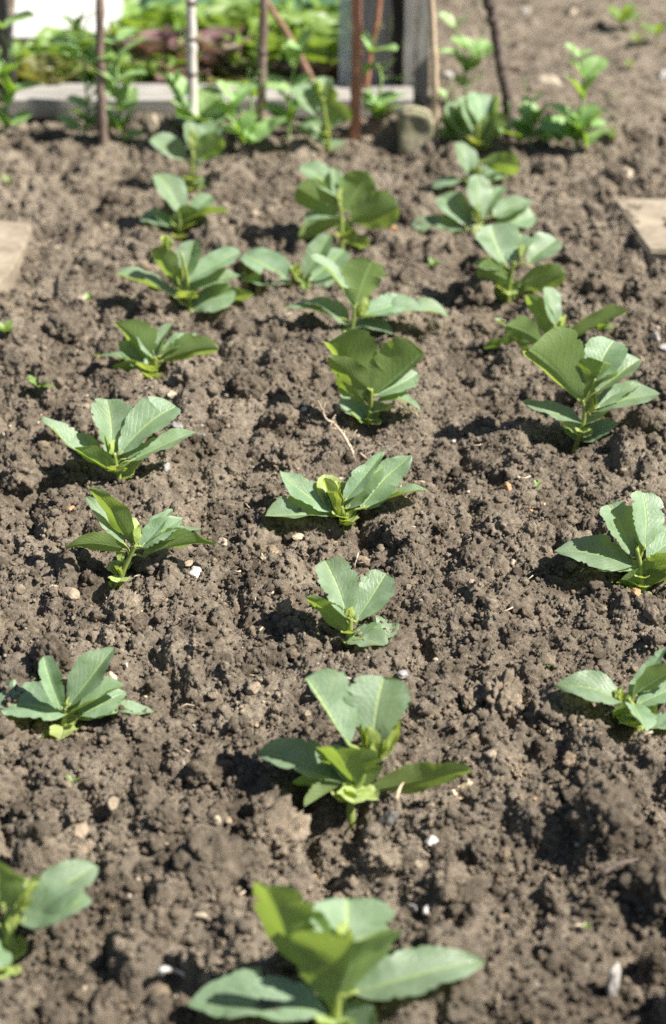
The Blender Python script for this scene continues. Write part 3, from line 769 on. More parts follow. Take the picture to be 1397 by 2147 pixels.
bean((996, 498), 'bean plant with five rounded pale leaves spread flat like a star', [
    (982, 482, 864, 470, .6, 40, 50, 8, .03), (986, 472, 924, 406, 1.6, 55, 65, 10, .02), (1004, 446, 1000, 366, 1.0, 50, 65, 8, .02),
    (1010, 458, 1054, 388, 1.2, 36, 60, 14, .02), (1034, 454, 1114, 420, 2.0, 40, 50, 8, .03), (1038, 472, 1122, 454, 1.0, 44, 50, 8, .03)],
    tips=[(1002, 470, 1000, 424, 26)], stips=3, rag=.15)
bean((1000, 404), 'bean plant with one arching green leaf drooping right, second last in its row', [
    (1010, 338, 1090, 352, -1.2, 36, -50, 8, .14), (986, 372, 962, 296, .8, 42, 60, 16, .02), (968, 376, 908, 394, .4, 26, 45, 10, .04),
    (992, 380, 984, 328, .6, 34, 60, 10, .03), (1012, 378, 1052, 346, 1.0, 32, 55, 8, .03), (1006, 392, 1064, 372, .4, 22, 30, 14, .02)],
    stem=[(1000, 412), (1002, 370), (1006, 336)], stips=2, rag=.15, tips=[(1000, 380, 998, 346, 20)])
bean((1002, 324), 'last bean plant of the right row, a dense pale bunch by the dark bent stick', [
    (976, 294, 952, 212, .8, 56, 60, 12, .02), (1002, 284, 982, 212, .4, 70, 65, 22, .02), (1024, 284, 1042, 198, .2, 42, 50, 20, .01),
    (1006, 262, 1000, 192, 1.0, 56, 65, 12, .02), (1026, 298, 1052, 236, -1.4, 50, -55, 10, .02), (976, 262, 966, 200, .8, 25, 50, 12, .02), (1008, 300, 1018, 236, -.6, 36, -50, 10, .02)],
    stem=[(1002, 332), (1002, 300), (1002, 262)], stips=3, rag=.15, sr=.0034, tips=[(1002, 290, 1004, 240, 24)])

# ------------------------------------------------------------------ peas climbing the sticks
PEA_GROUP = 'young pea plants along the row of sticks'
def pea(base, label, path, nodes, branch=(), size=36):
    nodes = list(nodes) + [((x + base[0]) / 2 + 4, (y + base[1]) / 2, 30) for x, y in path[:2]]
    P = on_soil(*base)
    Yp = P[1]
    e = empty('pea_plant', P, label, 'pea plant', PEA_GROUP)
    rr = np.random.default_rng(int(base[0] * 3 + base[1]))
    pts = [at_y(x, y, Yp + (0 if k == 0 else rr.uniform(-.012, .012))) for k, (x, y) in enumerate([base] + list(path))]
    pts[0] = P - np.array([0, 0, .01])
    S = spline(pts, 7)
    mb = MB(); mb.add(*tube(S, [.0022 * (1.1 - .5 * i / len(S)) for i in range(len(S))], 8))
    for br in branch:
        bp = [at_y(x, y, Yp + .004 * i) for i, (x, y) in enumerate(br)]
        mb.add(*tube(spline(bp, 6), .0012, 6))
    ppm = FPX / depth_of(P)
    for k, nd in enumerate(nodes):
        x, y = nd[0], nd[1]; s = 1.55 * (nd[2] if len(nd) > 2 else size) / ppm
        q = at_y(x, y, Yp)
        a0 = rr.uniform(-.7, .7)
        for side in (0, 1):
            an = a0 + math.pi * side + rr.uniform(-.4, .4)
            el = rr.uniform(.15, 1.1)
            T = q + s * rr.uniform(.8, 1.25) * np.array([math.cos(an) * math.cos(el), math.sin(an) * math.cos(el), math.sin(el)])
            V, F, U = leaf_geo(q, T, rr.uniform(.68, .9), rr.uniform(-15, 25), 18, .05, a=.55, b=.6, ragged=.0, seed=k * 5 + side + int(base[0]), nu=14, nv=8, wav=.02)
            mesh_obj('leaf', V, F, M['pea'], e, True, U)
        if rr.random() < .5:          # a tendril
            dv = np.array([rr.uniform(-1, 1), rr.uniform(-.4, .4), rr.uniform(.2, 1)])
            mb.add(*tube(spline([q, q + dv * s * .6, q + dv * s * 1.1 + np.array([0, 0, s * .3]), q + dv * s * 1.2 + np.array([s * .15, 0, s * .1])], 4), .0006, 5))
    mb.build('stem', M['peastem'], e)
    return e
pea((8, 296), 'pea plant at the left edge with a forked pale stem', [(12, 230), (20, 110), (4, 70)], [(6, 60, 44), (30, 195, 34), (14, 225, 36), (28, 262, 34), (6, 160, 30)], [[(20, 112), (45, 104), (68, 94)]])
pea((176, 292), 'pea plant left of the brown stick with a tuft of leaves against the white board', [(184, 235), (178, 160), (172, 100), (158, 40)], [(178, 128, 40), (172, 105, 40), (188, 188, 30), (182, 248, 34), (166, 276, 40), (160, 66, 28)], [[(176, 100), (182, 45), (196, 26)]])
pea((262, 302), 'pea plant right of the brown stick with a long pale stem of leaves', [(252, 235), (246, 160), (250, 80)], [(248, 172, 44), (246, 130, 40), (252, 90, 34), (258, 262, 44), (244, 205, 36), (262, 288, 30)])
pea((404, 300), 'pea plant at the foot of the pale bamboo cane with a broad yellow green leaf', [(398, 250), (384, 215), (366, 180)], [(366, 178, 28), (384, 205, 32), (420, 246, 56), (430, 262, 50), (398, 262, 34)], [[(398, 250), (412, 240), (428, 246)]])
pea((512, 318), 'low pea plant with round pale leaves right of the bamboo cane', [(500, 280), (492, 240), (494, 205)], [(492, 222, 36), (486, 244, 34), (520, 300, 46), (545, 296, 44), (500, 276, 40)], [[(505, 295), (525, 292), (546, 296)]])
pea((534, 296), 'thin pea shoot hugging the middle brown stick', [(530, 240), (522, 185)], [(522, 190, 30), (530, 205, 28)])
pea((604, 296), 'pea plant left of the tallest bean with pale hanging leaves', [(608, 230), (612, 170), (632, 90)], [(612, 190, 38), (604, 235, 38), (620, 140, 36), (630, 100, 30), (600, 262, 34)])
pea((794, 268), 'pea plant by the reddish stick with a looping tendril over the frame rail', [(790, 220), (800, 165), (785, 120), (776, 88)], [(780, 108, 36), (786, 220, 32), (806, 150, 28), (790, 245, 34), (754, 160, 26)], [[(800, 165), (822, 160), (842, 166), (852, 152)]])
pea((978, 214), 'pea plant between the tan cane and the dark stick, behind the last bean', [(976, 150), (972, 95), (952, 55)], [(976, 128, 40), (988, 112, 38), (1006, 124, 32), (954, 56, 28), (972, 150, 30)], [[(976, 130), (992, 120), (1008, 124)]])
pea((950, 300), 'low yellowing pea seedling at the foot of the tan cane', [(946, 280), (940, 262)], [(942, 276, 30), (950, 288, 32), (938, 205, 24)], [[(940, 262), (936, 230), (938, 205)]])
pea((1112, 306), 'short bushy pea plant right of the dark bent stick', [(1114, 270), (1112, 215)], [(1106, 284, 44), (1120, 268, 40), (1090, 296, 40), (1138, 298, 46), (1116, 214, 22)])
pea((1204, 326), 'tall pea plant with stacked leaf pairs standing alone at the right', [(1212, 270), (1220, 215), (1222, 165), (1216, 115)], [(1222, 162, 34), (1220, 208, 42), (1210, 268, 44), (1208, 290, 50), (1180, 298, 40), (1228, 308, 42), (1216, 120, 22)])

# ------------------------------------------------------------------ sticks and canes, upright in the ground
def stick(name, label, cat, px, rad, mat, seed, wob=.12, knots=(), Yoff=0.0, sunk=.05, group='sticks and canes along the pea row'):
    P = on_soil(*px[0])
    Yp = P[1] + Yoff
    pts = [at_y(x, y, Yp) for x, y in px]
    pts[0] = pts[0] - np.array([0, 0, sunk])
    S = spline(pts, 14)
    rr = np.random.default_rng(seed)
    S[1:-1, :2] += rr.normal(0, rad * .10, (len(S) - 2, 2))
    rads = np.array([rad * (1.08 - .25 * i / len(S)) for i in range(len(S))])
    if knots:
        for i in range(0, len(S), knots[0]): rads[i] *= knots[1]
    V, F, U = tube(S, rads, 12, True, wob, seed)
    o = mesh_obj(name, V, F, mat, None, True, U, origin=P)
    return tag(o, label, cat, group)
stick('stick', 'knobbly brown stick in front of the white board', 'stick', [(216, 300), (212, 180), (209, 0), (205, -700)], .0066, M['stickbrown'], 1, .2, (9, 1.18))
stick('bamboo_cane', 'pale whitish bamboo cane with dark rings', 'cane', [(404, 296), (402, 100), (400, -100), (396, -800)], .0066, M['bamboo'], 2, .03, (7, 1.1))
stick('stick', 'dark brown knotted stick standing in front of the lettuces', 'stick', [(544, 292), (549, 150), (553, 0), (556, -600)], .0064, M['stickbrown'], 3, .2, (8, 1.22))
stick('stick', 'thick reddish brown stick at the right end of the lettuces', 'stick', [(744, 286), (748, 150), (748, 0), (746, -700)], .0078, M['stickred'], 4, .14, (11, 1.1))
stick('twig', 'thin reddish twig leaning against the thick reddish stick', 'twig', [(758, 240), (772, 150), (790, 50), (800, -40), (830, -300)], .0042, M['stickred'], 5, .14, (9, 1.12), Yoff=.03)
stick('tan_cane', 'thin straight tan cane just beyond the right post of the frame', 'cane', [(919, 300), (912, 150), (905, 0), (885, -600)], .0048, M['tancane'], 6, .05)
stick('stick', 'dark bent stick with a crook, rightmost of the row', 'stick', [(1072, 292), (1066, 215), (1052, 150), (1040, 70), (1030, 20), (1020, -30), (1000, -400)], .0078, M['stickdark'], 7, .2, (10, 1.15))
stick('twig', 'red brown twig slanting across the lettuces from the middle stick', 'twig', [(662, 187), (640, 138), (604, 73), (566, 14), (545, -22)], .0046, M['sticktan'], 8, .14, (9, 1.1), Yoff=-.10, sunk=0)

def node_rings(name, px, rad, mat):
    st = [o for o in col.objects if o.get('label') == name][0]
    P = np.array(st.location)
    for x, y in px:
        q = at_y(x, y, P[1])
        zs = np.array([-.0035, -.0012, .0012, .0035])
        V, F, U = tube(q + np.stack([0 * zs, 0 * zs, zs], 1), [rad * .96, rad * 1.16, rad * 1.16, rad * .96], 14)
        mesh_obj('node', V, F, mat, st, True)
node_rings('pale whitish bamboo cane with dark rings', [(401.5, 6), (402, 82), (402.8, 155), (403.6, 236)], .0068, M['stickdark'])
node_rings('dark brown knotted stick standing in front of the lettuces', [(550.5, 110), (548, 172)], .0064, M['stickdark'])
# ------------------------------------------------------------------ cold frame
YF = 2.50
def box(c0, c1, bev=.002, jit=0.0, seed=0):
    bm = bmesh.new(); bmesh.ops.create_cube(bm, size=1)
    c0, c1 = np.minimum(c0, c1), np.maximum(c0, c1)
    for v in bm.verts: v.co = Vector([(c0[i] + c1[i]) / 2 + v.co[i] * (c1[i] - c0[i]) for i in range(3)])
    bmesh.ops.subdivide_edges(bm, edges=bm.edges[:], cuts=9, use_grid_fill=True)
    if jit:
        for v in bm.verts: v.co += jit * mnoise.noise_vector(v.co * 14 + Vector((seed, 0, 0)))
    else:
        pass
    V = np.array([v.co[:] for v in bm.verts]); F = [[v.index for v in f.verts] for f in bm.faces]; bm.free()
    return V, F
def x_at(px, Y, z):                       # world x of picture column px for a point at distance Y and height z
    dep = Y * math.cos(TILT) + (CAM_H - z) * math.sin(TILT)
    return (px - PW / 2) / FPX * dep
xl, xr = x_at(14, YF, .04), x_at(868, YF, .04)
fr = empty('cold_frame', (0, YF, 0), 'weathered grey timber cold frame with lettuces growing inside', 'cold frame')
zt = .030; zb = .004
for nm, a, b_, mt, jit in [
    ('front_rail', (xl, YF, zb), (xr, YF + .070, zt), 'greywood', .0016),
    ('sill_strip', (xl + .004, YF + .071, zb), (xr - .010, YF + .115, zt - .008), 'greywood', .0012),
    ('corner_post', (xr - .012, YF + .080, .0), (xr + .004, YF + .125, .40), 'greywood_v', .001),
    ('side_board', (xr + .007, YF + .10, -.01), (xr + .027, YF + .128, .36), 'greywood_v', .0012),
    ('corner_strip', (xr - .030, YF + .105, .0), (xr - .013, YF + .125, .36), 'darkwood_shade', .001),  # dark strip painting the shade of the gap beside the post
    ('inner_board', (xr - .085, YF + .110, .0), (xr - .031, YF + .122, .33), 'greywood_v', .001),
    ('end_post', (xl - .020, YF + .085, -.01), (xl - .004, YF + .105, .34), 'darkwood_shade', .001),
    ('back_board', (xl - .02, YF + .95, 0), (xr + .0, YF + .975, .22), 'greywood', .001)]:
    V, F = box(np.array(a), np.array(b_), jit=jit, seed=len(nm))
    mesh_obj(nm, V, F, M[mt], fr, False)
# glass pane set upright behind the reddish stick, and a dark strip painting the shade of the gap under the rail
V, F = box(np.array((xr - .112, YF + .116, .02)), np.array((xr - .087, YF + .119, .31)))
mesh_obj('glass_pane', V, F, M['glass'], fr, False)
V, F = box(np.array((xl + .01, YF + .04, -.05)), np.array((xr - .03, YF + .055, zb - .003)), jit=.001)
mesh_obj('under_rail_shade', V, F, M['darkwood_shade'], fr, False)
# mossy stone under the frame's corner
def stone_geo(c, size, seed, sub=3, blocky=.35, rough=.16):
    bm = bmesh.new(); bmesh.ops.create_icosphere(bm, subdivisions=sub, radius=1)
    V = np.array([v.co[:] for v in bm.verts]); F = [[v.index for v in f.verts] for f in bm.faces]; bm.free()
    rr = np.random.default_rng(seed)
    pl = [unit(rr.normal(size=3)) for _ in range(9)]
    dd = rr.uniform(.45, .85, 9)
    for i in range(len(V)):
        v = V[i]
        s = 1.0
        for n, d in zip(pl, dd):
            t = v @ n
            if t > d: s = min(s, d / t)
        s = s * blocky * 2.2 + (1 - blocky * 2.2) if blocky < .45 else s
        s *= 1 + rough * mnoise.fractal(Vector(v) * 2.2 + Vector((seed * 1.7, 0, 0)), 1, 2, 3)
        V[i] = v * s
    an = rr.uniform(0, math.pi)
    Rm = np.array([[math.cos(an), -math.sin(an), 0], [math.sin(an), math.cos(an), 0], [0, 0, 1]])
    return (V * np.asarray(size)) @ Rm.T + np.asarray(c), F
P = on_soil(872, 288)
V, F = box(np.array((-.024, -.020, -.03)), np.array((.024, .022, .050)))
for v in V:
    q = v * np.array([42, 44, 25]) - np.array([0, 0, .3])
    v *= 1 / max(1.0, (np.abs(q) ** 5).sum() ** .2 / 1.06)
    if v[2] > .02 and v[0] > 0: v[2] -= .35 * v[0] * (v[2] / .05)
    v += .004 * np.array(mnoise.noise_vector(Vector(v) * 45)) + .0016 * np.array(mnoise.noise_vector(Vector(v) * 160))
V = V + P
tag(mesh_obj('corner_stone', V, F, M['block'], None, True, origin=P), 'pale mossy stone block propping the right corner of the cold frame', 'stone')
# white board and green netting at the back of the frame
Yw = YF + .34
xa, xb = x_at(16, Yw, .13), x_at(246, Yw, .13)
zlo = at_y(100, 78, Yw)[2]
V = np.array([(xa, Yw, zlo), (xb - .008, Yw, zlo), (xb, Yw + .05, zlo + .045), (xb - .012, Yw + .2, zlo + .17), (xa, Yw + .2, zlo + .17)])
V = np.vstack([V, V + np.array([0, .010, -.012])])
F = [(0, 1, 2, 3, 4), (9, 8, 7, 6, 5)] + [(i, i + 5, (i + 1) % 5 + 5, (i + 1) % 5) for i in range(5)]
wb = empty('white_board', (xa, Yw, 0), 'white painted board standing behind the left end of the cold frame', 'board')
mesh_obj('panel', V, F, M['white'], wb, False)
V, F = box(np.array((xa, Yw + .012, -.03)), np.array((xb - .01, Yw + .03, zlo - .016)), jit=.001)
mesh_obj('lower_board', V, F, M['greywood'], wb, False)
nb = 60
gxn, gyn = np.meshgrid(np.linspace(-.36, .10, nb), np.linspace(0, .34, 40))
zn = np.array([[.02 + .13 * smooth01(y / .25) * smooth01((x + .38) / .1) * smooth01((.11 - x) / .10) + .02 * mnoise.noise(Vector((x * 14, y * 14, 0))) + .006 * mnoise.noise(Vector((x * 60, y * 60, 5))) for x, y in zip(a, b)] for a, b in zip(gxn, gyn)])
V = np.stack([gxn, gyn + Yw + .02, zn], -1).reshape(-1, 3)
F = [(j * nb + i, j * nb + i + 1, (j + 1) * nb + i + 1, (j + 1) * nb + i) for j in range(39) for i in range(nb - 1)]
tag(mesh_obj('green_net', V, F, M['net'], None, True, origin=(0, Yw, 0)), 'heap of dark green crop netting behind the lettuces', 'netting')

# lettuces inside
def lettuce_mesh(seed, n, size, mat):
    rr = np.random.default_rng(seed)
    mb = MB()
    for k in range(n):
        an = k * 2.4 + rr.uniform(-.3, .3); t = k / n
        el = R(78 - 55 * t + rr.uniform(-8, 8)); s = size * (.6 + .5 * t) * rr.uniform(.85, 1.15)
        q = np.array([math.cos(an), math.sin(an), 0]) * .006
        T = q + s * np.array([math.cos(an) * math.cos(el), math.sin(an) * math.cos(el), math.sin(el)])
        mb.add(*leaf_geo(q, T, rr.uniform(.75, 1.0), 0, 14, -.05, a=.8, b=.32, ragged=.2, seed=seed * 50 + k, nu=22, nv=10, wav=.03, tipcurl=.1, hint=np.array([-math.cos(an), -math.sin(an), .9]), frill=.07))
    return mb
let = [('lettuce', 18, .085, 'lettuce'), ('lettuce', 16, .070, 'lettuce'), ('purple_lettuce', 15, .070, 'redlettuce'), ('bronze_lettuce', 16, .066, 'bronze')]
LET = [lettuce_mesh(40 + i, n, s, None).build(nm, M[m_]) for i, (nm, n, s, m_) in enumerate(let)]
spots = [(700, 150, 0, 1.15, 'bright frilly green lettuce beside the reddish stick'), (625, 135, 0, 1.0, 'bright green lettuce crossed by the slanting twig'),
    (690, 95, 0, 1.1, 'tall yellow green lettuce against the netting by the reddish stick'), (590, 100, 1, 1.0, 'green lettuce just right of the middle brown stick'),
    (505, 110, 0, 1.05, 'green lettuce just left of the middle brown stick'), (455, 105, 1, 1.0, 'green lettuce just right of the bamboo cane'),
    (345, 100, 0, .95, 'green lettuce left of the bamboo cane, close to the netting'), (130, 140, 1, .9, 'yellow green lettuce under the white board'),
    (290, 175, 1, .7, 'small green lettuce between the left stick and the cane'), (560, 165, 1, .8, 'small green lettuce near the front rail behind the middle stick'),
    (336, 150, 2, 1.0, 'purple lettuce left of the bamboo cane'), (450, 158, 2, .95, 'purple lettuce right of the bamboo cane'),
    (496, 182, 3, .66, 'bronze lettuce close behind the rail left of the middle stick'), (90, 185, 3, .75, 'dull bronze lettuce under the white board beside the yellow green one'),
    (265, 140, 3, .9, 'bronze lettuce just right of the left brown stick'), (640, 180, 2, .75, 'small purple lettuce under the foot of the slanting twig'), (405, 150, 0, .7, 'small green lettuce hidden behind the bamboo cane'),
    (300, 168, 2, .62, 'small purple lettuce between the left stick and the cane'), (385, 180, 2, .6, 'small purple lettuce by the rail left of the bamboo cane'), (520, 172, 2, .66, 'small purple lettuce touching the middle brown stick'),
    (60, 150, 1, .6, 'small green lettuce beside the frame\'s left post'), (170, 172, 1, .55, 'small green lettuce behind the leafy pea by the white board'), (232, 182, 1, .5, 'smallest green lettuce, close to the left brown stick'),
    (480, 150, 1, .65, 'small green lettuce in front of the purple ones, between cane and middle stick'), (590, 182, 1, .5, 'smallest green lettuce at the rail right of the middle stick'), (370, 184, 1, .5, 'small green lettuce at the rail left of the bamboo cane')]
used = set()
for k, (x, y, kind, s, lab) in enumerate(spots):
    p = on_soil(x, y)
    if kind in used:
        o = LET[kind].copy(); col.objects.link(o)
    else:
        o = LET[kind]; used.add(kind)
    o.location = [float(p[0]), float(p[1]), float(p[2]) - .004]
    o.rotation_euler = (0, 0, k * 1.3); s *= 1.45; o.scale = (s, s, s)
    tag(o, lab, 'lettuce', 'lettuces in the cold frame')

# ------------------------------------------------------------------ paving stones at the edges of the bed
def slab(px, label, thick, up, seed):
    pts = [gp(x, y, up) for x, y in px]
    c = np.mean(pts, axis=0)
    bm = bmesh.new()
    vs = [bm.verts.new(Vector((p[0], p[1], up))) for p in pts]
    f = bm.faces.new(vs)
    if f.normal.z < 0: f.normal_flip()
    ex = bmesh.ops.extrude_face_region(bm, geom=[f])
    for v in ex['geom']:
        if isinstance(v, bmesh.types.BMVert): v.co.z -= thick
    bmesh.ops.recalc_face_normals(bm, faces=bm.faces[:])
    bmesh.ops.bevel(bm, geom=bm.edges[:], offset=.003, segments=3, affect='EDGES')
    bmesh.ops.triangulate(bm, faces=bm.faces[:])
    bmesh.ops.subdivide_edges(bm, edges=bm.edges[:], cuts=3)
    for v in bm.verts: v.co += .0012 * mnoise.noise_vector(v.co * 30 + Vector((seed, 0, 0)))
    V = np.array([v.co[:] for v in bm.verts]); F = [[v.index for v in f.verts] for f in bm.faces]; bm.free()
    return tag(mesh_obj('paving_stone', V, F, M['slab'], None, False, origin=c), label, 'paving stone', 'stepping stones beside the bed')
slab([(-120, 452), (66, 466), (58, 500), (28, 560), (-10, 600), (-150, 600)], 'buff paving stone cut by the left edge of the photo', .06, .013, 3)
slab([(1286, 416), (1500, 414), (1530, 540), (1360, 524)], 'buff paving stone cut by the right edge of the photo', .06, .014, 4)

# ------------------------------------------------------------------ stones lying on the soil
STONES = [
 (360, 820, 32, 20, 'frit', 'cream stone just below the ragged bean with the heavy shadow'), (355, 852, 22, 10, 'fwhite', 'white flake above the broad right leaf of the glossy bean'),
 (425, 918, 27, 19, 'fwhite', 'squarish white flint at the tip of the glossy bean\'s right leaf'), (372, 888, 28, 16, 'fgrey', 'bluish grey flint beside the squarish white flint'),
 (346, 972, 30, 24, 'fgrey', 'grey brown stone below the right leaf of the glossy bean'), (148, 1058, 20, 14, 'forange', 'small orange stone left of the two leaning leaves'),
 (146, 1240, 50, 26, 'ftan', 'flat tan stone at the left below the bean with leaning leaves'), (112, 1230, 22, 18, 'frit', 'cream and orange chip touching the flat tan stone'),
 (408, 1194, 38, 26, 'fwhite', 'grey white rough stone right of the bean with leaning leaves'), (394, 1184, 26, 16, 'ftan', 'tan chip leaning on the grey white rough stone'),
 (470, 1130, 26, 22, 'frit', 'cream stone half buried right of the leaning bean\'s leaf tips'), (622, 1122, 28, 16, 'frit', 'blocky cream stone under the wide bean\'s left leaf'),
 (550, 1162, 15, 22, 'ftan', 'upright tan pebble below the blocky cream stone'), (528, 1182, 34, 14, 'ftan', 'flat brownish chip left of the lone small bean'),
 (988, 1222, 24, 30, 'ftan', 'brown teardrop stone right of the lone small bean'), (1074, 1176, 18, 16, 'frit', 'cream pebble right of the brown teardrop stone'),
 (1064, 1016, 20, 22, 'forange', 'rusty red stone in the open soil right of the wide bean'), (880, 1012, 34, 30, 'ftan', 'pinkish stone at the tip of the wide bean\'s right leaf'),
 (712, 852, 14, 34, 'frit', 'narrow pale shard left of the fan shaped bean'), (638, 856, 18, 10, 'fwhite', 'tiny white chip left of the dry root'),
 (1110, 1592, 30, 14, 'frit', 'long cream chip in open soil, nearest below the right edge bean'), (1032, 1572, 26, 18, 'frit', 'cream stone left of the long cream chip'),
 (906, 1752, 40, 16, 'fwhite', 'bright white chip on open soil between the two front middle beans'), (870, 1806, 30, 26, 'ftan', 'brown stone just below the bright white chip'),
 (816, 1700, 46, 44, 'fdark', 'dark grey stone at the foot of the second front bean'), (1254, 1656, 66, 40, 'ftan', 'broad pale tan stone half sunk on the right side'),
 (1286, 2050, 46, 120, 'fwhite', 'large upright white flint shard in the front right corner'), (868, 1898, 26, 24, 'fgrey', 'bluish pebble behind the front bean'),
 (896, 1902, 26, 20, 'fwhite', 'whitish pebble touching the bluish pebble'), (1076, 1870, 18, 20, 'frit', 'cream oval pebble in open soil right of the front bean'),
 (421, 1916, 28, 22, 'frit', 'cream oval pebble left of the front bean\'s tall leaf'), (270, 1878, 16, 20, 'frit', 'small cream pebble right of the cut off front left bean'),
 (166, 1738, 48, 16, 'ftan', 'long tan chip above the cut off front left bean'), (238, 1674, 34, 26, 'ftan', 'angular tan stone between the left beans'),
 (454, 1706, 26, 20, 'frit', 'yellowish pebble left of the second front bean'), (480, 1732, 22, 14, 'ftan', 'flat brown pebble just below the yellowish pebble'),
 (1376, 684, 24, 30, 'fwhite', 'white oval stone near the right edge'), (1392, 726, 30, 18, 'fwhite', 'broken white stone at the right edge just below the oval one'),
 (1316, 336, 40, 20, 'frit', 'pale stone on the path above the right paving stone'), (320, 262, 26, 44, 'frit', 'upright cream stone in front of the frame rail'),
 (534, 442, 30, 20, 'ftan', 'tan oval stone between the left and middle rows'), (596, 458, 16, 10, 'fwhite', 'tiny white stone right of the tan oval stone'),
 (232, 1414, 30, 20, 'frit', 'cream stone behind the shiny folded leaf'), (264, 1390, 16, 16, 'fwhite', 'white speck of flint above the shiny folded leaf'),
 (534, 1434, 34, 36, 'ftan', 'brown angular stone left of the tall pale bean'), (842, 1432, 26, 18, 'fgrey', 'grey white pebble right of the tall pale bean'),
 (1082, 1458, 36, 26, 'ftan', 'tan stone left of the bean with the arched leaf'), (1160, 166, 70, 18, 'frit', 'patch of pale broken stone on the path behind the dark stick'),
 (944, 154, 32, 26, 'fwhite', 'pinkish white stone beside the tan cane'), (1388, 152, 22, 28, 'fwhite', 'bright white stone on the path at the right edge'),
 (4, 886, 24, 20, 'frit', 'cream stone at the left edge beside the glossy bean'), (646, 1502, 14, 30, 'ftan', 'slim brown pebble beside the tall pale bean\'s upper leaf'),
 (182, 862, 26, 18, 'ftan', 'pinkish brown pebble above the glossy bean\'s left leaf'), (826, 478, 18, 18, 'forange', 'orange tan pebble right of the glowing green leaf'),
 (1330, 1276, 28, 16, 'forange', 'rusty chip below the right edge bean with the blue shaded leaf'), (1102, 20, 26, 16, 'fwhite', 'white stone on the path at the very top'),
 (1220, 1690, 14, 40, 'straw', 'dry curled husk beside the broad pale tan stone'), (170, 604, 26, 14, 'frit', 'pale stone left of the bushy bean'), (265, 590, 36, 12, 'ftan', 'tan flake under the bushy bean\'s left leaf'),
 (1200, 20, 24, 16, 'frit', 'cream stone on the path at the top right of the white one')]
for k, (x, y, w, h, mt, lab) in enumerate(STONES):
    p = on_top(x, y + h * .3, .004); s = depth_of(p) / FPX
    rx, rz = w * s * .56, h * s * .56
    ry = max(rx * .7, rz * .6) if h < 50 else rx * .6
    p = p + np.array([0, 0, rz * (.02 if h < 50 else .45)])
    V, F = stone_geo((0, 0, 0), (rx, ry, rz), 100 + k, 3, .5, .14)
    a = np.clip(rz / (rx + 1e-6), 0, 3)
    V[:, 0] *= 1.0
    tag(mesh_obj('pebble' if max(w, h) < 26 else 'stone', V + p, F, M[mt], None, False, origin=p), lab, 'stone', 'stones and flints lying on the soil')
# fine grit, too small and too many to count
VV, FF, off = [], [], 0
rg = np.random.default_rng(77)
tpl = [stone_geo((0, 0, 0), (1, 1, .75), 500 + i, 1, .5, .1) for i in range(6)]
for mt, nm, n, lab in (('frit', 'pale_grit', 700, 'tiny cream and pale stone grit scattered on the soil'), ('forange', 'orange_grit', 180, 'tiny orange brown stone grit scattered on the soil'), ('fwhite', 'white_grit', 110, 'tiny glinting white stone grit scattered on the soil')):
    VV, FF, off = [], [], 0
    for k in range(n):
        y = .6 + 3.0 * rg.random() ** 1.5; x = rg.uniform(-(.2 + .19 * y), .2 + .19 * y)
        V, F = tpl[k % 6]; r_ = .0008 + .0022 * rg.random() ** 3
        VV.append(V * r_ * np.array([rg.uniform(.8, 1.6), 1, 1]) + np.array([x, y, hz(x, y) + r_ * .5])); FF += [tuple(i + off for i in f) for f in F]; off += len(V)
    tag(mesh_obj(nm, np.vstack(VV), FF, M[mt], None, True), lab, 'grit', kind='stuff')

# ------------------------------------------------------------------ roots, twigs, dry bits
def strand(name, label, cat, px, rad, mat, lift=.006, hair=0, group=None, seed=0, arc=0.0):
    pts = []
    for x, y in spline([(a, b, 0) for a, b in px], 8)[:, :2]:
        p = on_top(x, y, .004); pts.append(p)
    S = np.array(pts); zz = S[:, 2].copy(); n_ = len(S)
    zz = np.array([max(zz[max(0, i - 2):i + 3]) for i in range(n_)])
    S[:, 2] = np.array([np.mean(zz[max(0, i - 2):i + 3]) for i in range(n_)]) + .0045
    S = np.array([gp(x, y, q[2] + arc * math.sin(math.pi * (k / (n_ - 1)) ** 1.4)) for k, ((x, y), q) in enumerate(zip(spline([(a, b, 0) for a, b in px], 8)[:, :2], S))])
    S[0, 2] -= .004; S[-1, 2] -= .004
    rr = np.random.default_rng(seed)
    mb = MB(); mb.add(*tube(S, [rad * (1.1 - .7 * i / len(S)) for i in range(len(S))], 8, True, .25, seed))
    for k in range(hair):
        q = S[int(rr.integers(2, len(S) - 2))]; d = rr.normal(size=3); d[2] = abs(d[2])
        mb.add(*tube(np.array([q, q + d * .003, q + d * .005 + np.array([.001, 0, 0])]), rad * .3, 5))
    o = mb.build(name, mat, None, True, origin=pts[0])
    return tag(o, label, cat, group)
strand('dry_root', 'long thin dry root lying across the soil between two middle beans', 'root', [(742, 952), (722, 915), (700, 888), (684, 878), (672, 850), (652, 820)], .0015, M['root'], .012, 12, seed=1, arc=.028)
strand('dry_root', 'short end of dry root just above the wide bean\'s top leaf', 'root', [(755, 950), (765, 958), (775, 966)], .0010, M['root'], .003, 2, seed=2)
strand('thin_twig', 'thin grey twig lying between the middle and right rows', 'twig', [(832, 546), (880, 562), (928, 590)], .0016, M['stickbrown'], .012, 2, seed=3, arc=.012)
strand('straw', 'short dry straw right of the tall pale bean\'s foot', 'straw', [(832, 1672), (840, 1650), (850, 1636)], .0010, M['straw'], .003, seed=4)
strand('straw', 'dry straw on the soil right of the fan shaped bean', 'straw', [(836, 852), (860, 862), (876, 868)], .0011, M['straw'], .003, seed=5)
strand('straw', 'dry straw beside the bean with narrow pointed leaves', 'straw', [(1202, 742), (1216, 752), (1226, 758)], .0013, M['straw'], .003, seed=6)
strand('dark_twig', 'dark brown twig in the shaded hollow at the front right', 'twig', [(1262, 1830), (1310, 1808), (1395, 1796)], .0020, M['stickdark'], .006, 2, seed=7)
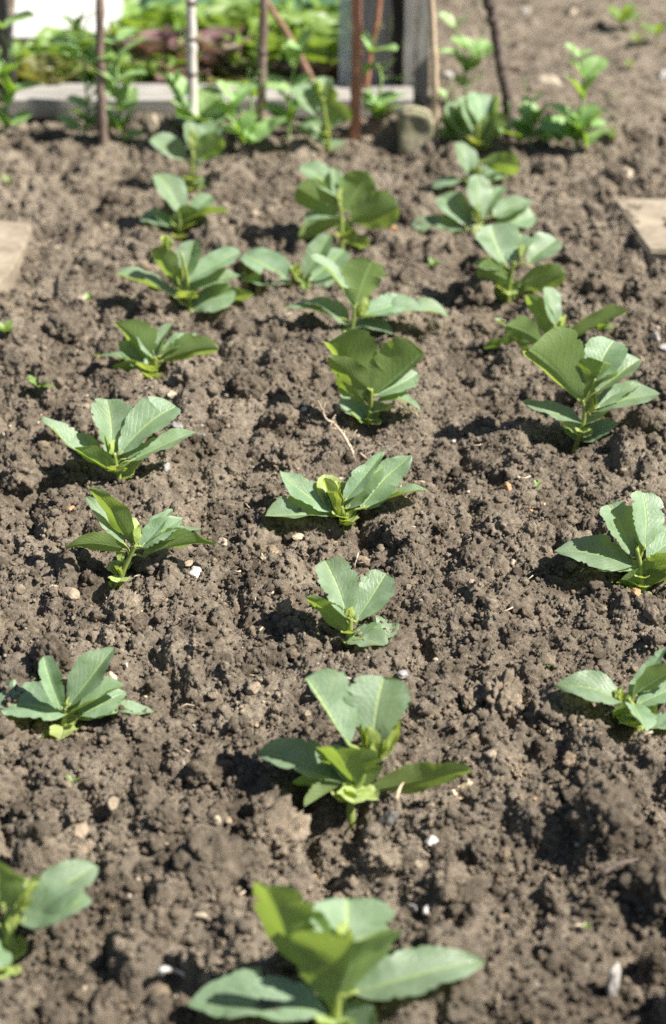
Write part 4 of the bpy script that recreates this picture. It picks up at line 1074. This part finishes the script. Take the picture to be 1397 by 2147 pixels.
strand('husk', 'pale sliver of husk on the front soil', 'husk', [(336, 2032), (360, 2034), (386, 2042)], .0020, M['fwhite'], .003, seed=8)
strand('dry_root', 'fine hanging root above the lone small bean', 'root', [(752, 1158), (748, 1172), (744, 1186)], .0007, M['root'], .003, 2, seed=9)
P = on_soil(962, 1672, False)
V, F, U = leaf_geo(at_depth(944, 1678, depth_of(P)), at_depth(990, 1652, depth_of(P) + .004), .5, 30, 30, .1, ragged=.6, seed=9, nu=16, nv=8, wav=.05)
V[:, 2] = np.maximum(V[:, 2], np.array([hz(a, b) + .001 for a, b, c in V]))
tag(mesh_obj('dry_leaf', V, F, M['straw'], None, True, U, origin=P), 'curled tan scrap of dry leaf right of the second front bean', 'dry leaf')

# bits of dead stalk and leaf lying about, too many to count
mb = MB(); rg = np.random.default_rng(91)
for k in range(230):
    y = .6 + 2.2 * rg.random() ** 1.4; x = rg.uniform(-(.2 + .19 * y), .2 + .19 * y); an = rg.uniform(0, 6.28); ln = .004 + .012 * rg.random() ** 2
    d = np.array([math.cos(an), math.sin(an), rg.uniform(-.25, .35)]) * ln
    p = np.array([x, y, hmax(x, y, .003) + .0028])
    mb.add(*tube(np.array([p - d * .5, p + np.array([0, 0, ln * .12]) * rg.normal(), p + d * .5]), .0003 + .0006 * rg.random(), 5, True, .3, k))
tag(mb.build('plant_debris', M['root']), 'scattered bits of dead stalk lying on the soil', 'plant debris', kind='stuff')

# ------------------------------------------------------------------ weed seedlings
def weed(px, size, n, label, seed):
    P = on_soil(*px); rr = np.random.default_rng(seed)
    e = empty('weed_seedling', P, label, 'weed', 'small weed seedlings in the soil')
    s = size * depth_of(P) / FPX
    mb = MB(); top = P + np.array([0, 0, .35 * s])
    mb.add(*tube(np.array([P - np.array([0, 0, .004]), P + np.array([.0005, 0, .18 * s]), top]), max(.0005, .03 * s), 6))
    for k in range(n):
        an = k * 2.4 + rr.uniform(-.3, .3); el = rr.uniform(.1, .8)
        T = top + s * rr.uniform(.45, .75) * np.array([math.cos(an) * math.cos(el), math.sin(an) * math.cos(el), math.sin(el)])
        mesh_obj('leaf', *leaf_geo(top - np.array([0, 0, .1 * s]), T, rr.uniform(.35, .6), 0, 10, .06, ragged=.2, seed=seed + k, nu=10, nv=6)[:2], M['weed'], e, True)
    mb.build('stem', M['peastem'], e)
for k, (x, y, s, n, lab) in enumerate([
    (84, 824, 50, 7, 'grey green weed seedling at the left above the glossy bean'), (10, 700, 44, 6, 'weed seedling at the left edge below the left paving stone'),
    (724, 1120, 22, 5, 'tiny bright seedling at the foot of the wide bean'), (1126, 1026, 24, 4, 'tiny seedling in open soil near the rusty red stone'),
    (906, 562, 26, 5, 'small bright seedling by the thin grey twig'), (1256, 706, 48, 6, 'weed behind the tip of the butterfly bean'),
    (640, 612, 26, 4, 'small yellow green seedling under the low spreading bean'), (186, 634, 26, 4, 'tiny seedling left of the bushy bean'),
    (1304, 66, 70, 9, 'weed on the path at the top right corner'), (1376, 90, 60, 8, 'weed on the path at the right edge near the top'),
    (1336, 98, 44, 6, 'smaller weed between the two path weeds'), (1320, 146, 30, 5, 'little weed below the path weeds'), (1284, 282, 34, 5, 'weed seedling right of the tall lone pea'),
    (1150, 1400, 18, 4, 'tiny seedling above the arched bean leaf'), (1230, 1950, 22, 4, 'tiny seedling in the front right soil'), (1284, 1880, 20, 3, 'green speck of a seedling in the shaded front right soil'),
    (1358, 2018, 24, 4, 'small seedling near the front right corner'), (420, 405, 28, 4, 'seedling beside the last left bean'), (20, 420, 26, 4, 'faint seedling at the left above the paving stone'),
    (238, 1252, 22, 3, 'thin green shoot below the leaning bean'), (152, 1642, 24, 3, 'thin blade of green between the two front left beans')]):
    weed((x, y), s, n, lab, 900 + k * 20)
